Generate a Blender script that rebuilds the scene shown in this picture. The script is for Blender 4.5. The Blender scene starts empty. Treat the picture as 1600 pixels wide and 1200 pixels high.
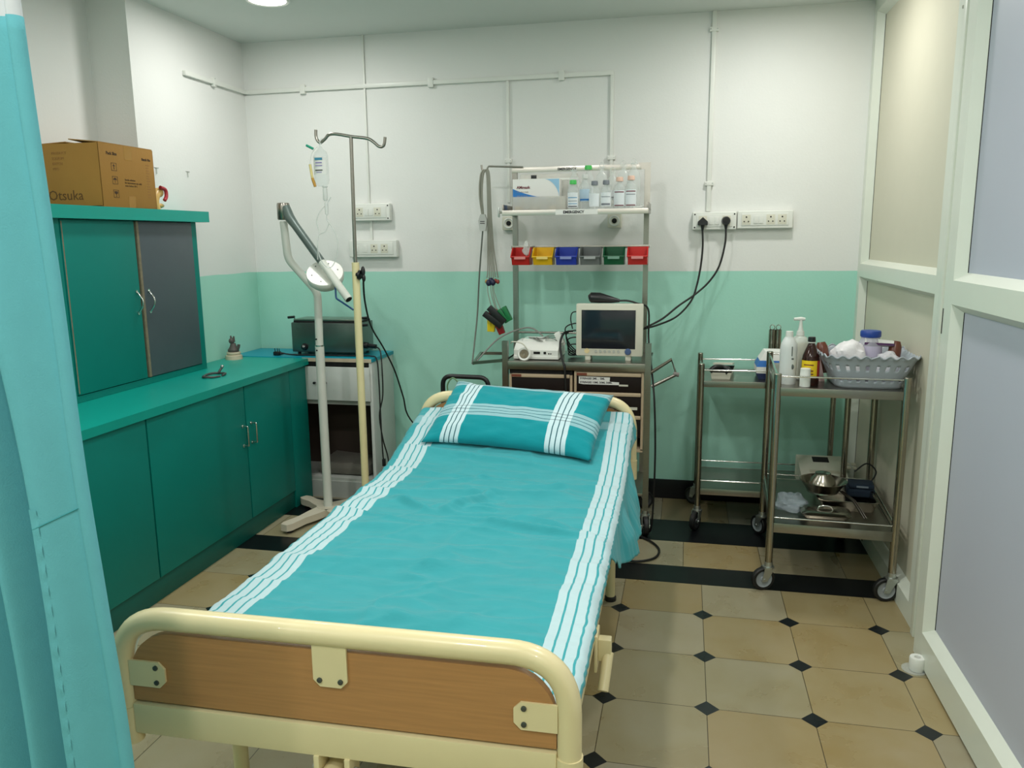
import bpy, bmesh, math, random
from mathutils import Vector, Matrix, noise
random.seed(7)
V = Vector; PI = math.pi; R = math.radians
scn = bpy.context.scene; COL = scn.collection

# ------------------------------------------------------------------ camera
F = 1241.15; S = 0.33
CAM = V((0.681293942, -9.31126787, 4.54652632)) * S
def cam_axes(pi=0.181357346, ya=0.215203547, ro=-0.0105974927):
    cp, sp, cy, sy = math.cos(pi), math.sin(pi), math.cos(ya), math.sin(ya)
    fw = V((-sy*cp, cy*cp, -sp)); rt = V((cy, sy, 0)); up = rt.cross(fw)
    c, s = math.cos(ro), math.sin(ro)
    return c*rt + s*up, -s*rt + c*up, fw
RT, UP, FW = cam_axes()
cd = bpy.data.cameras.new('camera'); co = bpy.data.objects.new('camera', cd); COL.objects.link(co)
m = Matrix.Identity(4)
for i in range(3):
    m[i][0] = RT[i]; m[i][1] = UP[i]; m[i][2] = -FW[i]; m[i][3] = CAM[i]
co.matrix_world = m
cd.sensor_width = 36; cd.lens = 36*F/1600; cd.clip_start = .02
scn.camera = co
def P(x, y, X=None, Y=None, Z=None):
    """measured photo point -> world point on a known plane of the room"""
    d = FW + RT*((x-800)/F) - UP*((y-600)/F)
    if X is not None: t = (X-CAM.x)/d.x
    elif Y is not None: t = (Y-CAM.y)/d.y
    else: t = (Z-CAM.z)/d.z
    return CAM + d*t

# ------------------------------------------------------------------ materials
def lin(c):
    f = lambda v: v/12.92 if v <= .04045 else ((v+.055)/1.055)**2.4
    return tuple(f(v/255) for v in c) + (1,)
MC = {}
def mat(name, c, rough=.5, metal=0, var=.06, scale=12, bump=0, bscale=60, alpha=1, emit=0, spec=.5, coat=0, stretch=None, trans=0):
    if name in MC: return MC[name]
    m = bpy.data.materials.new(name); m.use_nodes = True; MC[name] = m
    nt = m.node_tree; b = nt.nodes['Principled BSDF']; L = nt.links
    b.inputs['Roughness'].default_value = rough; b.inputs['Metallic'].default_value = metal
    b.inputs['Specular IOR Level'].default_value = spec
    b.inputs['Alpha'].default_value = alpha; b.inputs['Coat Weight'].default_value = coat
    b.inputs['Transmission Weight'].default_value = trans
    tc = nt.nodes.new('ShaderNodeTexCoord'); mp = nt.nodes.new('ShaderNodeMapping')
    L.new(tc.outputs['Object'], mp.inputs[0])
    if stretch: mp.inputs['Scale'].default_value = stretch
    n = nt.nodes.new('ShaderNodeTexNoise'); n.inputs['Scale'].default_value = scale; n.inputs['Detail'].default_value = 4
    L.new(mp.outputs[0], n.inputs['Vector'])
    mx = nt.nodes.new('ShaderNodeMix'); mx.data_type = 'RGBA'
    base = V(lin(c)[:3])
    mx.inputs[6].default_value = tuple(base*(1-var)) + (1,); mx.inputs[7].default_value = tuple(min(1, q*(1+var)) for q in base) + (1,)
    L.new(n.outputs['Fac'], mx.inputs[0]); L.new(mx.outputs[2], b.inputs['Base Color'])
    if bump:
        n2 = nt.nodes.new('ShaderNodeTexNoise'); n2.inputs['Scale'].default_value = bscale; n2.inputs['Detail'].default_value = 3
        L.new(mp.outputs[0], n2.inputs['Vector'])
        bp = nt.nodes.new('ShaderNodeBump'); bp.inputs['Strength'].default_value = bump; bp.inputs['Distance'].default_value = .01
        L.new(n2.outputs['Fac'], bp.inputs['Height']); L.new(bp.outputs[0], b.inputs['Normal'])
    if emit:
        b.inputs['Emission Color'].default_value = lin(c); b.inputs['Emission Strength'].default_value = emit
    return m
def N(nt, t, **k):
    n = nt.nodes.new(t)
    for a, v in k.items(): setattr(n, a, v)
    return n
def math_(nt, op, a, b=None, c=None):
    n = nt.nodes.new('ShaderNodeMath'); n.operation = op
    for i, v in enumerate((a, b, c)):
        if v is None: continue
        if isinstance(v, (int, float)): n.inputs[i].default_value = v
        else: nt.links.new(v, n.inputs[i])
    return n.outputs[0]
def ramp(nt, fac, stops, interp='CONSTANT'):
    r = nt.nodes.new('ShaderNodeValToRGB'); r.color_ramp.interpolation = interp
    e = r.color_ramp.elements
    while len(e) < len(stops): e.new(1)
    for q, (p, v) in zip(e, stops): q.position = p; q.color = (v, v, v, 1) if isinstance(v, (int, float)) else v
    nt.links.new(fac, r.inputs[0]); return r.outputs[0]
def mixc(nt, f, a, b):
    n = nt.nodes.new('ShaderNodeMix'); n.data_type = 'RGBA'
    for i, v in ((0, f), (6, a), (7, b)):
        if isinstance(v, (int, float, tuple)): n.inputs[i].default_value = v
        else: nt.links.new(v, n.inputs[i])
    return n.outputs[2]

def wall_mat():
    m = mat('two_tone_wall_paint', (228, 229, 226), .62, var=.015, scale=3, bump=.06, bscale=90)
    nt = m.node_tree; b = nt.nodes['Principled BSDF']
    g = N(nt, 'ShaderNodeNewGeometry'); sx = N(nt, 'ShaderNodeSeparateXYZ'); nt.links.new(g.outputs['Position'], sx.inputs[0])
    n = N(nt, 'ShaderNodeTexNoise'); n.inputs['Scale'].default_value = 7; nt.links.new(g.outputs['Position'], n.inputs[0])
    z = math_(nt, 'ADD', sx.outputs[2], math_(nt, 'MULTIPLY', math_(nt, 'SUBTRACT', n.outputs[0], .5), .008))
    f = math_(nt, 'LESS_THAN', z, 1.312)
    n2 = N(nt, 'ShaderNodeTexNoise'); n2.inputs['Scale'].default_value = 2.3; n2.inputs['Detail'].default_value = 6; nt.links.new(g.outputs['Position'], n2.inputs[0])
    gr = mixc(nt, n2.outputs[0], lin((160, 218, 200)), lin((174, 226, 210)))
    old = b.inputs['Base Color'].links[0].from_socket
    nt.links.new(mixc(nt, f, old, gr), b.inputs['Base Color'])
    return m
def tile_mat(name, diamonds, ox=0., step=S, tint=(1, 1, 1)):
    m = bpy.data.materials.new(name); m.use_nodes = True; nt = m.node_tree; b = nt.nodes['Principled BSDF']
    g = N(nt, 'ShaderNodeNewGeometry'); sx = N(nt, 'ShaderNodeSeparateXYZ'); nt.links.new(g.outputs['Position'], sx.inputs[0])
    a = math_(nt, 'DIVIDE', math_(nt, 'SUBTRACT', sx.outputs[0], ox), step); c = math_(nt, 'DIVIDE', sx.outputs[1], S)
    if not diamonds: c = math_(nt, 'MULTIPLY', c, .0001)
    fa = math_(nt, 'FLOOR', a); fc = math_(nt, 'FLOOR', c)
    cell = N(nt, 'ShaderNodeCombineXYZ'); nt.links.new(fa, cell.inputs[0]); nt.links.new(fc, cell.inputs[1]); cell.inputs[2].default_value = 3.7
    wn = N(nt, 'ShaderNodeTexWhiteNoise'); wn.noise_dimensions = '3D'; nt.links.new(cell.outputs[0], wn.inputs['Vector'])
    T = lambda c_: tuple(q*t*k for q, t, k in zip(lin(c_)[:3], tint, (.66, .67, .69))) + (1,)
    base = ramp(nt, wn.outputs['Value'], [(0, T((182, 170, 130))), (.22, T((192, 180, 146))), (.45, T((186, 160, 104))), (.6, T((178, 168, 140))), (.78, T((190, 166, 112))), (.9, T((186, 174, 138)))])
    off = N(nt, 'ShaderNodeVectorMath', operation='ADD'); nt.links.new(g.outputs['Position'], off.inputs[0])
    sc = N(nt, 'ShaderNodeVectorMath', operation='SCALE'); nt.links.new(wn.outputs['Color'], sc.inputs[0]); sc.inputs['Scale'].default_value = 9; nt.links.new(sc.outputs[0], off.inputs[1])
    no = N(nt, 'ShaderNodeTexNoise'); no.inputs['Scale'].default_value = 5; no.inputs['Detail'].default_value = 9; no.inputs['Distortion'].default_value = .35; nt.links.new(off.outputs[0], no.inputs['Vector'])
    v = ramp(nt, no.outputs[0], [(.25, T((168, 146, 98))), (.5, T((190, 178, 142))), (.75, T((202, 194, 168)))], 'LINEAR')
    base = mixc(nt, .34, base, v)
    na = math_(nt, 'ABSOLUTE', math_(nt, 'SUBTRACT', a, math_(nt, 'ROUND', a)))
    nc = math_(nt, 'ABSOLUTE', math_(nt, 'SUBTRACT', c, math_(nt, 'ROUND', c)))
    gl = math_(nt, 'LESS_THAN', math_(nt, 'MINIMUM', na, nc) if diamonds else na, .0042)
    colr = mixc(nt, gl, base, T((96, 84, 58)))
    if diamonds:
        d = math_(nt, 'LESS_THAN', math_(nt, 'ADD', na, nc), .125)
        d = math_(nt, 'MULTIPLY', d, math_(nt, 'LESS_THAN', sx.outputs[1], .12))
        colr = mixc(nt, d, colr, lin((22, 28, 30)))
    nt.links.new(colr, b.inputs['Base Color'])
    nt.links.new(ramp(nt, no.outputs[0], [(.3, .24), (.7, .38)], 'LINEAR'), b.inputs['Roughness'])
    return m
def stripes(nt, sock, groups):
    """groups of (start, width, gap, strength, count) in metres -> (white amount, dark line amount)"""
    W = D = None
    for a, w, g, st, n in groups:
        t = math_(nt, 'SUBTRACT', sock, a); p = w+g
        ins = math_(nt, 'MULTIPLY', math_(nt, 'GREATER_THAN', t, 0.), math_(nt, 'LESS_THAN', t, (n-1)*p+w))
        on = math_(nt, 'LESS_THAN', math_(nt, 'FLOORED_MODULO', t, p), w)
        x = math_(nt, 'MULTIPLY', math_(nt, 'MULTIPLY', ins, on), st); d = math_(nt, 'MULTIPLY', ins, math_(nt, 'SUBTRACT', 1., on))
        W = x if W is None else math_(nt, 'ADD', W, x); D = d if D is None else math_(nt, 'ADD', D, d)
    return W, D
def cloth_mat(name, teal, pale, gu, gv, dark=None):
    """woven check; u across and v along the cloth in metres"""
    m = bpy.data.materials.new(name); m.use_nodes = True; nt = m.node_tree; b = nt.nodes['Principled BSDF']
    uv = N(nt, 'ShaderNodeUVMap'); sx = N(nt, 'ShaderNodeSeparateXYZ'); nt.links.new(uv.outputs[0], sx.inputs[0])
    a, du = stripes(nt, sx.outputs[0], gu); c, dv = stripes(nt, sx.outputs[1], gv)
    s = math_(nt, 'ADD', a, c); s.node.use_clamp = True
    n = N(nt, 'ShaderNodeTexNoise'); n.inputs['Scale'].default_value = 14; n.inputs['Detail'].default_value = 5; nt.links.new(uv.outputs[0], n.inputs[0])
    t = mixc(nt, n.outputs[0], tuple(q*.93 for q in lin(teal)[:3]) + (1,), tuple(q*1.07 for q in lin(teal)[:3]) + (1,))
    colr = mixc(nt, s, t, lin(pale))
    if dark:
        q = math_(nt, 'ADD', math_(nt, 'MULTIPLY', du, dark), math_(nt, 'MULTIPLY', dv, dark*.8)); q.node.use_clamp = True
        colr = mixc(nt, q, colr, lin((28, 74, 88)))
    nt.links.new(colr, b.inputs['Base Color']); b.inputs['Roughness'].default_value = .85; b.inputs['Specular IOR Level'].default_value = .2
    b.inputs['Sheen Weight'].default_value = .15
    w = N(nt, 'ShaderNodeTexNoise'); w.inputs['Scale'].default_value = 26; w.inputs['Detail'].default_value = 6; w.inputs['Distortion'].default_value = .6
    mp = N(nt, 'ShaderNodeMapping'); mp.inputs['Scale'].default_value = (.35, 1, 1); nt.links.new(uv.outputs[0], mp.inputs[0]); nt.links.new(mp.outputs[0], w.inputs['Vector'])
    bp = N(nt, 'ShaderNodeBump'); bp.inputs['Strength'].default_value = .3; bp.inputs['Distance'].default_value = .012
    nt.links.new(w.outputs[0], bp.inputs['Height']); nt.links.new(bp.outputs[0], b.inputs['Normal'])
    return m

M_wall = wall_mat()
M_ceil = mat('ceiling_paint', (214, 220, 216), .8, var=.01)
M_black = mat('black_granite', (18, 20, 22), .3, var=.2, spec=.25)
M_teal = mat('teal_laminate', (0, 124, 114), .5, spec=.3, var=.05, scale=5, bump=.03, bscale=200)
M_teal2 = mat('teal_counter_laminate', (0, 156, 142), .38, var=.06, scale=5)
M_tealdk = mat('teal_plinth', (0, 92, 82), .5)
M_grey = mat('slate_grey_laminate', (76, 86, 92), .45, var=.06)
M_wear = mat('worn_edge', (128, 118, 96), .7, var=.35, scale=60)
M_dark = mat('dark_gap', (14, 14, 14), .8)
M_ss = mat('stainless_steel', (168, 162, 150), .2, 1, var=.1, scale=30)
M_ss2 = mat('brushed_steel', (156, 152, 144), .28, 1, var=.12, scale=40, stretch=(1, 1, 12))
M_chrome = mat('chrome', (205, 205, 200), .12, 1)
M_zinc = mat('zinc_plate', (186, 190, 186), .35, .9)
M_cream = mat('cream_enamel', (228, 214, 168), .32, var=.04, coat=.2)
M_iv = mat('cream_pole_enamel', (226, 214, 166), .35)
M_wood = mat('beech_laminate', (178, 130, 80), .42, var=.22, scale=5, stretch=(1.2, 2, 30), coat=.15)
M_white = mat('white_plastic', (226, 228, 222), .38, var=.02)
M_offw = mat('offwhite_plastic', (214, 212, 196), .45, var=.03)
M_lampw = mat('white_enamel', (222, 224, 216), .35, var=.02)
M_base = mat('bone_plastic', (214, 204, 184), .45, var=.03)
M_rub = mat('black_rubber', (18, 18, 18), .55)
M_blk = mat('black_plastic', (20, 22, 24), .4)
M_frame = mat('mint_white_aluminium', (220, 225, 213), .36, var=.02, coat=.15)
M_panel = mat('cream_partition_board', (208, 204, 184), .5, var=.02, bump=.02)
M_lav = mat('lavender_grey_board', (184, 188, 202), .5, var=.03, scale=2)
M_card = mat('brown_cardboard', (156, 114, 48), .8, var=.08, scale=6, bump=.05)
M_cardd = mat('cardboard_shadow_inside', (104, 66, 34), .85)
M_tape = mat('packing_tape', (160, 118, 48), .25, var=.1)
M_ink = mat('dark_print_ink', (66, 46, 24), .8)
M_inkb = mat('black_print_ink', (34, 34, 40), .8)
M_paper = mat('white_paper', (232, 232, 228), .8, var=.02)
M_blue = mat('blue_print', (30, 120, 196), .5)
M_bluel = mat('pale_blue_print', (150, 196, 226), .5)
M_clear = mat('clear_plastic', (226, 234, 232), .08, alpha=.26, var=.02)
M_clear2 = mat('milky_plastic', (226, 230, 226), .3, alpha=.62, var=.04)
M_trans = mat('translucent_tray_plastic', (216, 214, 204), .3, alpha=.4)
M_navy = mat('navy_fabric', (20, 38, 56), .85, var=.15, scale=80)
M_curt = mat('turquoise_curtain_cloth', (104, 180, 190), .88, var=.05, scale=25, spec=.2, bump=.12, bscale=350)
M_net = mat('white_curtain_net', (226, 230, 234), .9, alpha=.75)
M_beige = mat('beige_metal', (190, 170, 142), .45)
M_brown = mat('dark_brown_drawer', (26, 16, 13), .5, spec=.25)
M_amber = mat('amber_glass', (46, 16, 8), .12, var=.1)
M_basket = mat('grey_blue_plastic', (160, 168, 176), .4, var=.02)
M_screen = mat('dark_glass_screen', (30, 36, 44), .12)
COLS = {'red': (200, 36, 32), 'yellow': (236, 186, 10), 'blue': (36, 62, 176), 'grey': (112, 116, 116), 'green': (10, 92, 56)}

# ------------------------------------------------------------------ mesh builder
def catmull(pts, n=6, closed=False):
    pts = [V(p) for p in pts]; out = []; k = len(pts)
    for i in range(k if closed else k-1):
        g = lambda j: pts[j % k] if closed else pts[max(0, min(k-1, j))]
        a, b, c, d = g(i-1), g(i), g(i+1), g(i+2)
        for s in range(n):
            t = s/n
            out.append(.5*((2*b) + (c-a)*t + (2*a-5*b+4*c-d)*t*t + (3*b-a-3*c+d)*t**3))
    if not closed: out.append(pts[-1])
    return out
def round_path(pts, r, n=6):
    """polyline with rounded corners"""
    pts = [V(p) for p in pts]; out = [pts[0]]
    for a, b, c in zip(pts, pts[1:], pts[2:]):
        u = (a-b); v = (c-b); q = min(r, u.length*.49, v.length*.49)
        p0 = b+u.normalized()*q; p1 = b+v.normalized()*q
        for i in range(n+1):
            t = i/n; out.append(p0*(1-t)**2 + b*2*t*(1-t) + p1*t*t)
    out.append(pts[-1]); return out
WM = {}
class MB:
    def __init__(s): s.bm = bmesh.new(); s.mats = []; s.uv = None
    def _mi(s, m):
        if m not in s.mats: s.mats.append(m)
        return s.mats.index(m)
    def face(s, vs, m, smooth=False):
        try: f = s.bm.faces.new(vs)
        except ValueError: return None
        f.material_index = s._mi(m); f.smooth = smooth; return f
    def box(s, x0, x1, y0, y1, z0, z1, m, b=0, M=None, seg=2):
        t = bmesh.new(); bmesh.ops.create_cube(t, size=1)
        sz = V((abs(x1-x0), abs(y1-y0), abs(z1-z0))); c = V(((x0+x1)/2, (y0+y1)/2, (z0+z1)/2))
        for v in t.verts: v.co = V((v.co.x*sz.x, v.co.y*sz.y, v.co.z*sz.z)) + c
        if b: bmesh.ops.bevel(t, geom=t.edges[:], offset=min(b, min(sz)*.45), segments=seg, affect='EDGES', profile=.6)
        s.merge(t, m, M, smooth=False); return s
    def obox(s, c, size, m, rot=None, b=0):
        M = Matrix.Translation(V(c)) @ (rot.to_4x4() if rot else Matrix.Identity(4))
        a = [q/2 for q in size]
        return s.box(-a[0], a[0], -a[1], a[1], -a[2], a[2], m, b, M)
    def merge(s, t, m, M=None, smooth=False):
        mi = s._mi(m); mp = {}
        for v in t.verts: mp[v] = s.bm.verts.new(M @ v.co if M else v.co)
        for f in t.faces:
            try:
                g = s.bm.faces.new([mp[v] for v in f.verts]); g.material_index = mi; g.smooth = smooth
            except ValueError: pass
        t.free()
    def sweep(s, pts, r, m, n=10, closed=False, caps=True, sq=False, flat=1.):
        pts = [V(p) for p in pts]; k = len(pts)
        T = []
        for i in range(k):
            a = pts[i-1] if (i or closed) else pts[i]; b = pts[(i+1) % k] if (i < k-1 or closed) else pts[i]
            T.append((b-a).normalized())
        u = T[0].orthogonal().normalized()
        if abs(T[0].z) < .9: u = V((0, 0, 1)) - T[0]*T[0].z; u.normalize()
        elif sq: u = V((1, 0, 0)) - T[0]*T[0].x; u.normalize()
        rings = []
        for i in range(k):
            u = (u - T[i]*u.dot(T[i])).normalized(); w = T[i].cross(u)
            rr = r[i] if isinstance(r, (list, tuple)) else r
            ring = []
            for j in range(4 if sq else n):
                a = 2*PI*j/(4 if sq else n) + (PI/4 if sq else 0)
                q = rr*(2**.5) if sq else rr
                ring.append(s.bm.verts.new(pts[i] + u*math.cos(a)*q + w*math.sin(a)*q*flat))
            rings.append(ring)
        nn = len(rings[0])
        for i in range(k if closed else k-1):
            A, B = rings[i], rings[(i+1) % k]
            for j in range(nn): s.face((A[j], A[(j+1) % nn], B[(j+1) % nn], B[j]), m, not sq)
        if caps and not closed:
            s.face(rings[0][::-1], m); s.face(rings[-1], m)
        return s
    def cyl(s, a, b, r, m, r2=None, n=20):
        return s.sweep([a, b], [r, r if r2 is None else r2], m, n)
    def lathe(s, prof, c, m, n=24, M=None, sx=1, sy=1, mats=None):
        """prof: list of (radius, height); mats: optional material per segment"""
        M = M or Matrix.Identity(4); c = V(c); rings = []
        for r, z in prof:
            if r < 1e-6: rings.append([s.bm.verts.new(c + M @ V((0, 0, z)))])
            else: rings.append([s.bm.verts.new(c + M @ V((r*sx*math.cos(2*PI*j/n), r*sy*math.sin(2*PI*j/n), z))) for j in range(n)])
        for i in range(len(rings)-1):
            A, B = rings[i], rings[i+1]; mm = mats[i] if mats else m
            for j in range(n):
                q = (j+1) % n
                if len(A) == 1 and len(B) == 1: continue
                if len(A) == 1: s.face((A[0], B[q], B[j]), mm, True)
                elif len(B) == 1: s.face((A[j], A[q], B[0]), mm, True)
                else: s.face((A[j], A[q], B[q], B[j]), mm, True)
        return s
    def prism(s, pts, ext, m):
        ext = V(ext); a = [s.bm.verts.new(V(p)) for p in pts]; b = [s.bm.verts.new(V(p)+ext) for p in pts]; n = len(a)
        s.face(a, m); s.face(b[::-1], m)
        for i in range(n): s.face((a[i], b[i], b[(i+1) % n], a[(i+1) % n]), m)
        return s
    def grid(s, fn, nu, nv, m, uvf=None, closed_u=False):
        vs = [[s.bm.verts.new(fn(i/nu, j/nv)) for i in range(nu if closed_u else nu+1)] for j in range(nv+1)]
        if uvf and s.uv is None: s.uv = s.bm.loops.layers.uv.new('UVMap')
        for j in range(nv):
            for i in range(nu):
                k = (i+1) % nu if closed_u else i+1
                f = s.face((vs[j][i], vs[j][k], vs[j+1][k], vs[j+1][i]), m, True)
                if f and uvf:
                    for l, (a, b) in zip(f.loops, ((i, j), (i+1, j), (i+1, j+1), (i, j+1))): l[s.uv].uv = uvf(a/nu, b/nv)
        return s
    def sphere(s, c, r, m, n=14, sc=(1, 1, 1), M=None):
        t = bmesh.new(); bmesh.ops.create_uvsphere(t, u_segments=n, v_segments=max(6, n//2), radius=r)
        MM = Matrix.Translation(V(c)) @ (M or Matrix.Identity(4)) @ Matrix.Diagonal((*sc, 1))
        s.merge(t, m, MM, True); return s
    def build(s, name, parent=None, local=False, sharp=40, label=None, fixn=True):
        if fixn: bmesh.ops.recalc_face_normals(s.bm, faces=s.bm.faces[:])
        if parent is not None and not local:
            inv = WM[parent.name].inverted()
            for v in s.bm.verts: v.co = inv @ v.co
        me = bpy.data.meshes.new(name); s.bm.to_mesh(me); s.bm.free()
        for q in s.mats: me.materials.append(q)
        try: me.set_sharp_from_angle(angle=R(sharp))
        except Exception: pass
        o = bpy.data.objects.new(name, me); COL.objects.link(o)
        if parent is not None: o.parent = parent; WM[o.name] = WM[parent.name]
        else: WM[o.name] = Matrix.Identity(4)
        if label: o['label'] = label
        return o
def tag(o, label, cat, group=None, kind=None):
    o['label'] = label; o['category'] = cat
    if group: o['group'] = group
    if kind: o['kind'] = kind
    return o
def thing(name, label, cat, loc=(0, 0, 0), rz=0, group=None):
    o = bpy.data.objects.new(name, None); COL.objects.link(o); o.empty_display_size = .05
    o.location = loc; o.rotation_euler = (0, 0, rz)
    WM[o.name] = Matrix.Translation(V(loc)) @ Matrix.Rotation(rz, 4, 'Z')
    return tag(o, label, cat, group)
def struct(name, mb, label=None, parent=None):
    o = mb.build(name, parent)
    if parent is None: o['kind'] = 'structure'
    return o
def single(mb, name, label, cat, origin, group=None, sharp=40):
    """a thing that is one mesh, its origin at its base"""
    inv = Matrix.Translation(-V(origin))
    for v in mb.bm.verts: v.co = inv @ v.co
    o = mb.build(name, None, sharp=sharp); o.location = origin; WM[o.name] = Matrix.Translation(V(origin))
    return tag(o, label, cat, group)
def text(parent, name, body, origin, xdir, ydir, size, m, thick=.0004, align='LEFT', bold=0):
    cu = bpy.data.curves.new('t', 'FONT'); cu.body = body; cu.size = size; cu.extrude = thick; cu.offset = bold; cu.align_x = align; cu.resolution_u = 2
    t = bpy.data.objects.new('t', cu); COL.objects.link(t)
    dg = bpy.context.evaluated_depsgraph_get(); me = bpy.data.meshes.new_from_object(t.evaluated_get(dg))
    bpy.data.objects.remove(t)
    x = V(xdir).normalized(); y = V(ydir).normalized(); z = x.cross(y)
    M = Matrix(((x.x, y.x, z.x, origin[0]), (x.y, y.y, z.y, origin[1]), (x.z, y.z, z.z, origin[2]), (0, 0, 0, 1)))
    me.transform(WM[parent.name].inverted() @ M); me.name = name
    me.materials.clear(); me.materials.append(m)
    o = bpy.data.objects.new(name, me); COL.objects.link(o); o.parent = parent; WM[o.name] = WM[parent.name]
    return o

# ================================================================== THE ROOM
YB = 1.463; XL = -2.385; XR_ = -2.60; H = 2.65; YF = -4.4
b = MB(); b.box(XR_-.12, 1.34, YB, YB+.12, 0, H, M_wall); struct('wall_back', b)
b = MB(); b.box(XR_-.12, XR_, YF, .445, 0, H, M_wall); b.box(XR_-.12, XL, .445, YB, 0, H, M_wall); struct('wall_left', b)
b = MB(); b.box(XR_-.12, 1.34, YF-.12, YF, 0, H, M_wall); struct('wall_front', b)
b = MB(); b.box(XR_-.12, 1.34, YF-.12, YB+.12, H, H+.1, M_ceil); struct('ceiling', b)
b = MB()
T1 = tile_mat('stone_tile_with_black_insets', True); T2 = tile_mat('stone_tile_border', False, .25, .355); T3 = tile_mat('grey_stone_tile_shaded', False, .13, .355, (.66, .68, .74))  # last row: grey stone, with the shade along the wall put into its tint
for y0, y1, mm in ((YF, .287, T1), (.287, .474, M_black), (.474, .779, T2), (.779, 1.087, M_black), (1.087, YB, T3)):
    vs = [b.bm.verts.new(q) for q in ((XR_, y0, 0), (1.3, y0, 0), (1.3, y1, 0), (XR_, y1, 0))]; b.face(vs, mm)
b.box(XR_, 1.3, YF, YB, -.06, -.001, M_black)
struct('floor', b)
b = MB(); b.box(XL, 1.13, YB-.012, YB, 0, .113, M_black, .003); struct('baseboard_back', b)

# right side: aluminium partition with recessed boards, then a second leaf standing proud of it
XA, XPA = 1.112, 1.15
b = MB()
b.box(XPA+.012, 1.34, YF, YB, 0, H, M_panel)                      # solid side behind the boards
wr = struct('wall_right', b)
def bevel_frame(b, xf, xp, y0, y1, z0, z1, fw, m, ib=.022):
    """rectangular opening y0..y1 z0..z1: sloped inner lip of a glazing bead"""
    lip = lambda pa, pb, pc, pd: b.face([b.bm.verts.new(q) for q in (pa, pb, pc, pd)], m)
    o = ((y0, z0), (y1, z0), (y1, z1), (y0, z1)); i = ((y0+ib, z0+ib), (y1-ib, z0+ib), (y1-ib, z1-ib), (y0+ib, z1-ib))
    for k in range(4):
        n = (k+1) % 4
        lip((xf, *o[k]), (xf, *o[n]), (xp, *i[n]), (xp, *i[k]))
ya0, ya1 = -.15, YB
b = MB()
zr = ((0, .085), (1.285, 1.352), (2.585, H))
for y0, y1 in ((1.405, YB), (ya0, .09)): b.box(XA, XPA+.01, y0, y1, 0, H, M_frame)
for z0, z1 in zr: b.box(XA, XPA+.01, .09, 1.405, z0, z1, M_frame)
for (z0, z1) in ((.085, 1.285), (1.352, 2.585)): bevel_frame(b, XA, XPA, .09, 1.405, z0, z1, 0, M_frame)
b.box(XA-.012, XA, -.035, .0, 0, H, M_frame, .003)                 # cover strip on the post
b.cyl((XA+.001, .04, 2.25), (XA-.003, .04, 2.25), .006, M_chrome, n=10)
struct('frame', b, parent=wr)
for z0, z1 in ((.085, 1.285), (1.352, 2.585)):
    b = MB(); b.box(XPA, XPA+.01, .095, 1.40, z0+.005, z1-.005, M_panel); struct('board', b, parent=wr)
    b = MB()
    for yy in (1.405-.020, .09+.020): b.box(XPA-.002, XPA+.0005, yy-.0025, yy+.0025, z0+.02, z1-.02, M_dark)
    struct('gasket', b, parent=wr)
XB_, XPB = 1.07, 1.104
b = MB()
yb1 = -.165; yb0 = -2.6
for y0, y1 in ((-.245, yb1), (yb0, yb0+.09), (-1.46, -1.36)): b.box(XB_, XB_+.045, y0, y1, .012, H-.01, M_frame)
zb = ((.012, .125), (1.275, 1.352), (2.56, H-.01))
for z0, z1 in zb:
    for y0, y1 in ((-1.36, -.245), (yb0+.09, -1.46)): b.box(XB_, XB_+.045, y0, y1, z0, z1, M_frame)
for y0, y1 in ((-1.36, -.245), (yb0+.09, -1.46)):
    for z0, z1 in ((.125, 1.275), (1.352, 2.56)): bevel_frame(b, XB_, XPB, y0, y1, z0, z1, 0, M_frame, .025)
d1 = struct('door_1', b); d1['label'] = 'tall mint framed leaf with lavender grey boards on the right'; 
for y0, y1 in ((-1.36, -.245), (yb0+.09, -1.46)):
    for z0, z1 in ((.125, 1.275), (1.352, 2.56)):
        b = MB(); b.box(XPB, XPB+.008, y0+.01, y1-.01, z0+.01, z1-.01, M_lav); struct('board', b, parent=d1)
        for yy in (y1-.0265, y0+.0265):
            b = MB(); b.box(XPB-.0015, XPB+.0005, yy-.002, yy+.002, z0+.025, z1-.025, M_dark); struct('gasket', b, parent=d1)
b = MB(); b.box(1.10, 1.117, YF, YB, 0, .02, M_dark) if False else b.box(XB_+.01, XPA, yb0, yb1-.01, .0, .012, M_dark); struct('threshold_gap', b, parent=d1)
b = MB(); b.box(XB_-.001, XB_+.001, yb1-.008, yb1-.001, 1.17, 1.255, M_dark); struct('hinge_slot', b, parent=d1)
b = MB(); b.box(XB_+.05, 1.34, YF, yb0, 0, H, M_panel); struct('wall_right_return', b)

# ------------------------------------------------------------------ lights in the ceiling
def downlight(x, y, label, power, col=(1, .985, .94)):
    t = thing('ceiling_downlight', label, 'ceiling light', (x, y, H), 0, 'round ceiling downlights')
    b = MB(); b.lathe([(.088, -.0), (.105, -.002), (.106, -.010), (.098, -.014), (.088, -.010), (.088, 0)], (x, y, H), M_white, 40); b.build('trim_ring', t)
    b = MB(); b.lathe([(0, -.011), (.088, -.009), (.088, -.002), (0, -.002)], (x, y, H), mat('glowing_diffuser', (255, 252, 244), .5, emit=7), 40); b.build('diffuser', t)
    ld = bpy.data.lights.new('downlight_lamp', 'AREA'); ld.shape = 'DISK'; ld.size = .17; ld.energy = power; ld.color = col
    lo = bpy.data.objects.new('downlight_lamp', ld); COL.objects.link(lo); lo.location = (0, 0, -.016); lo.parent = t
downlight(-1.785, .69, 'round white ceiling downlight glowing above the left corner', 7)
downlight(.62, .72, 'round white ceiling downlight above the two steel trolleys', 8)
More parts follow.
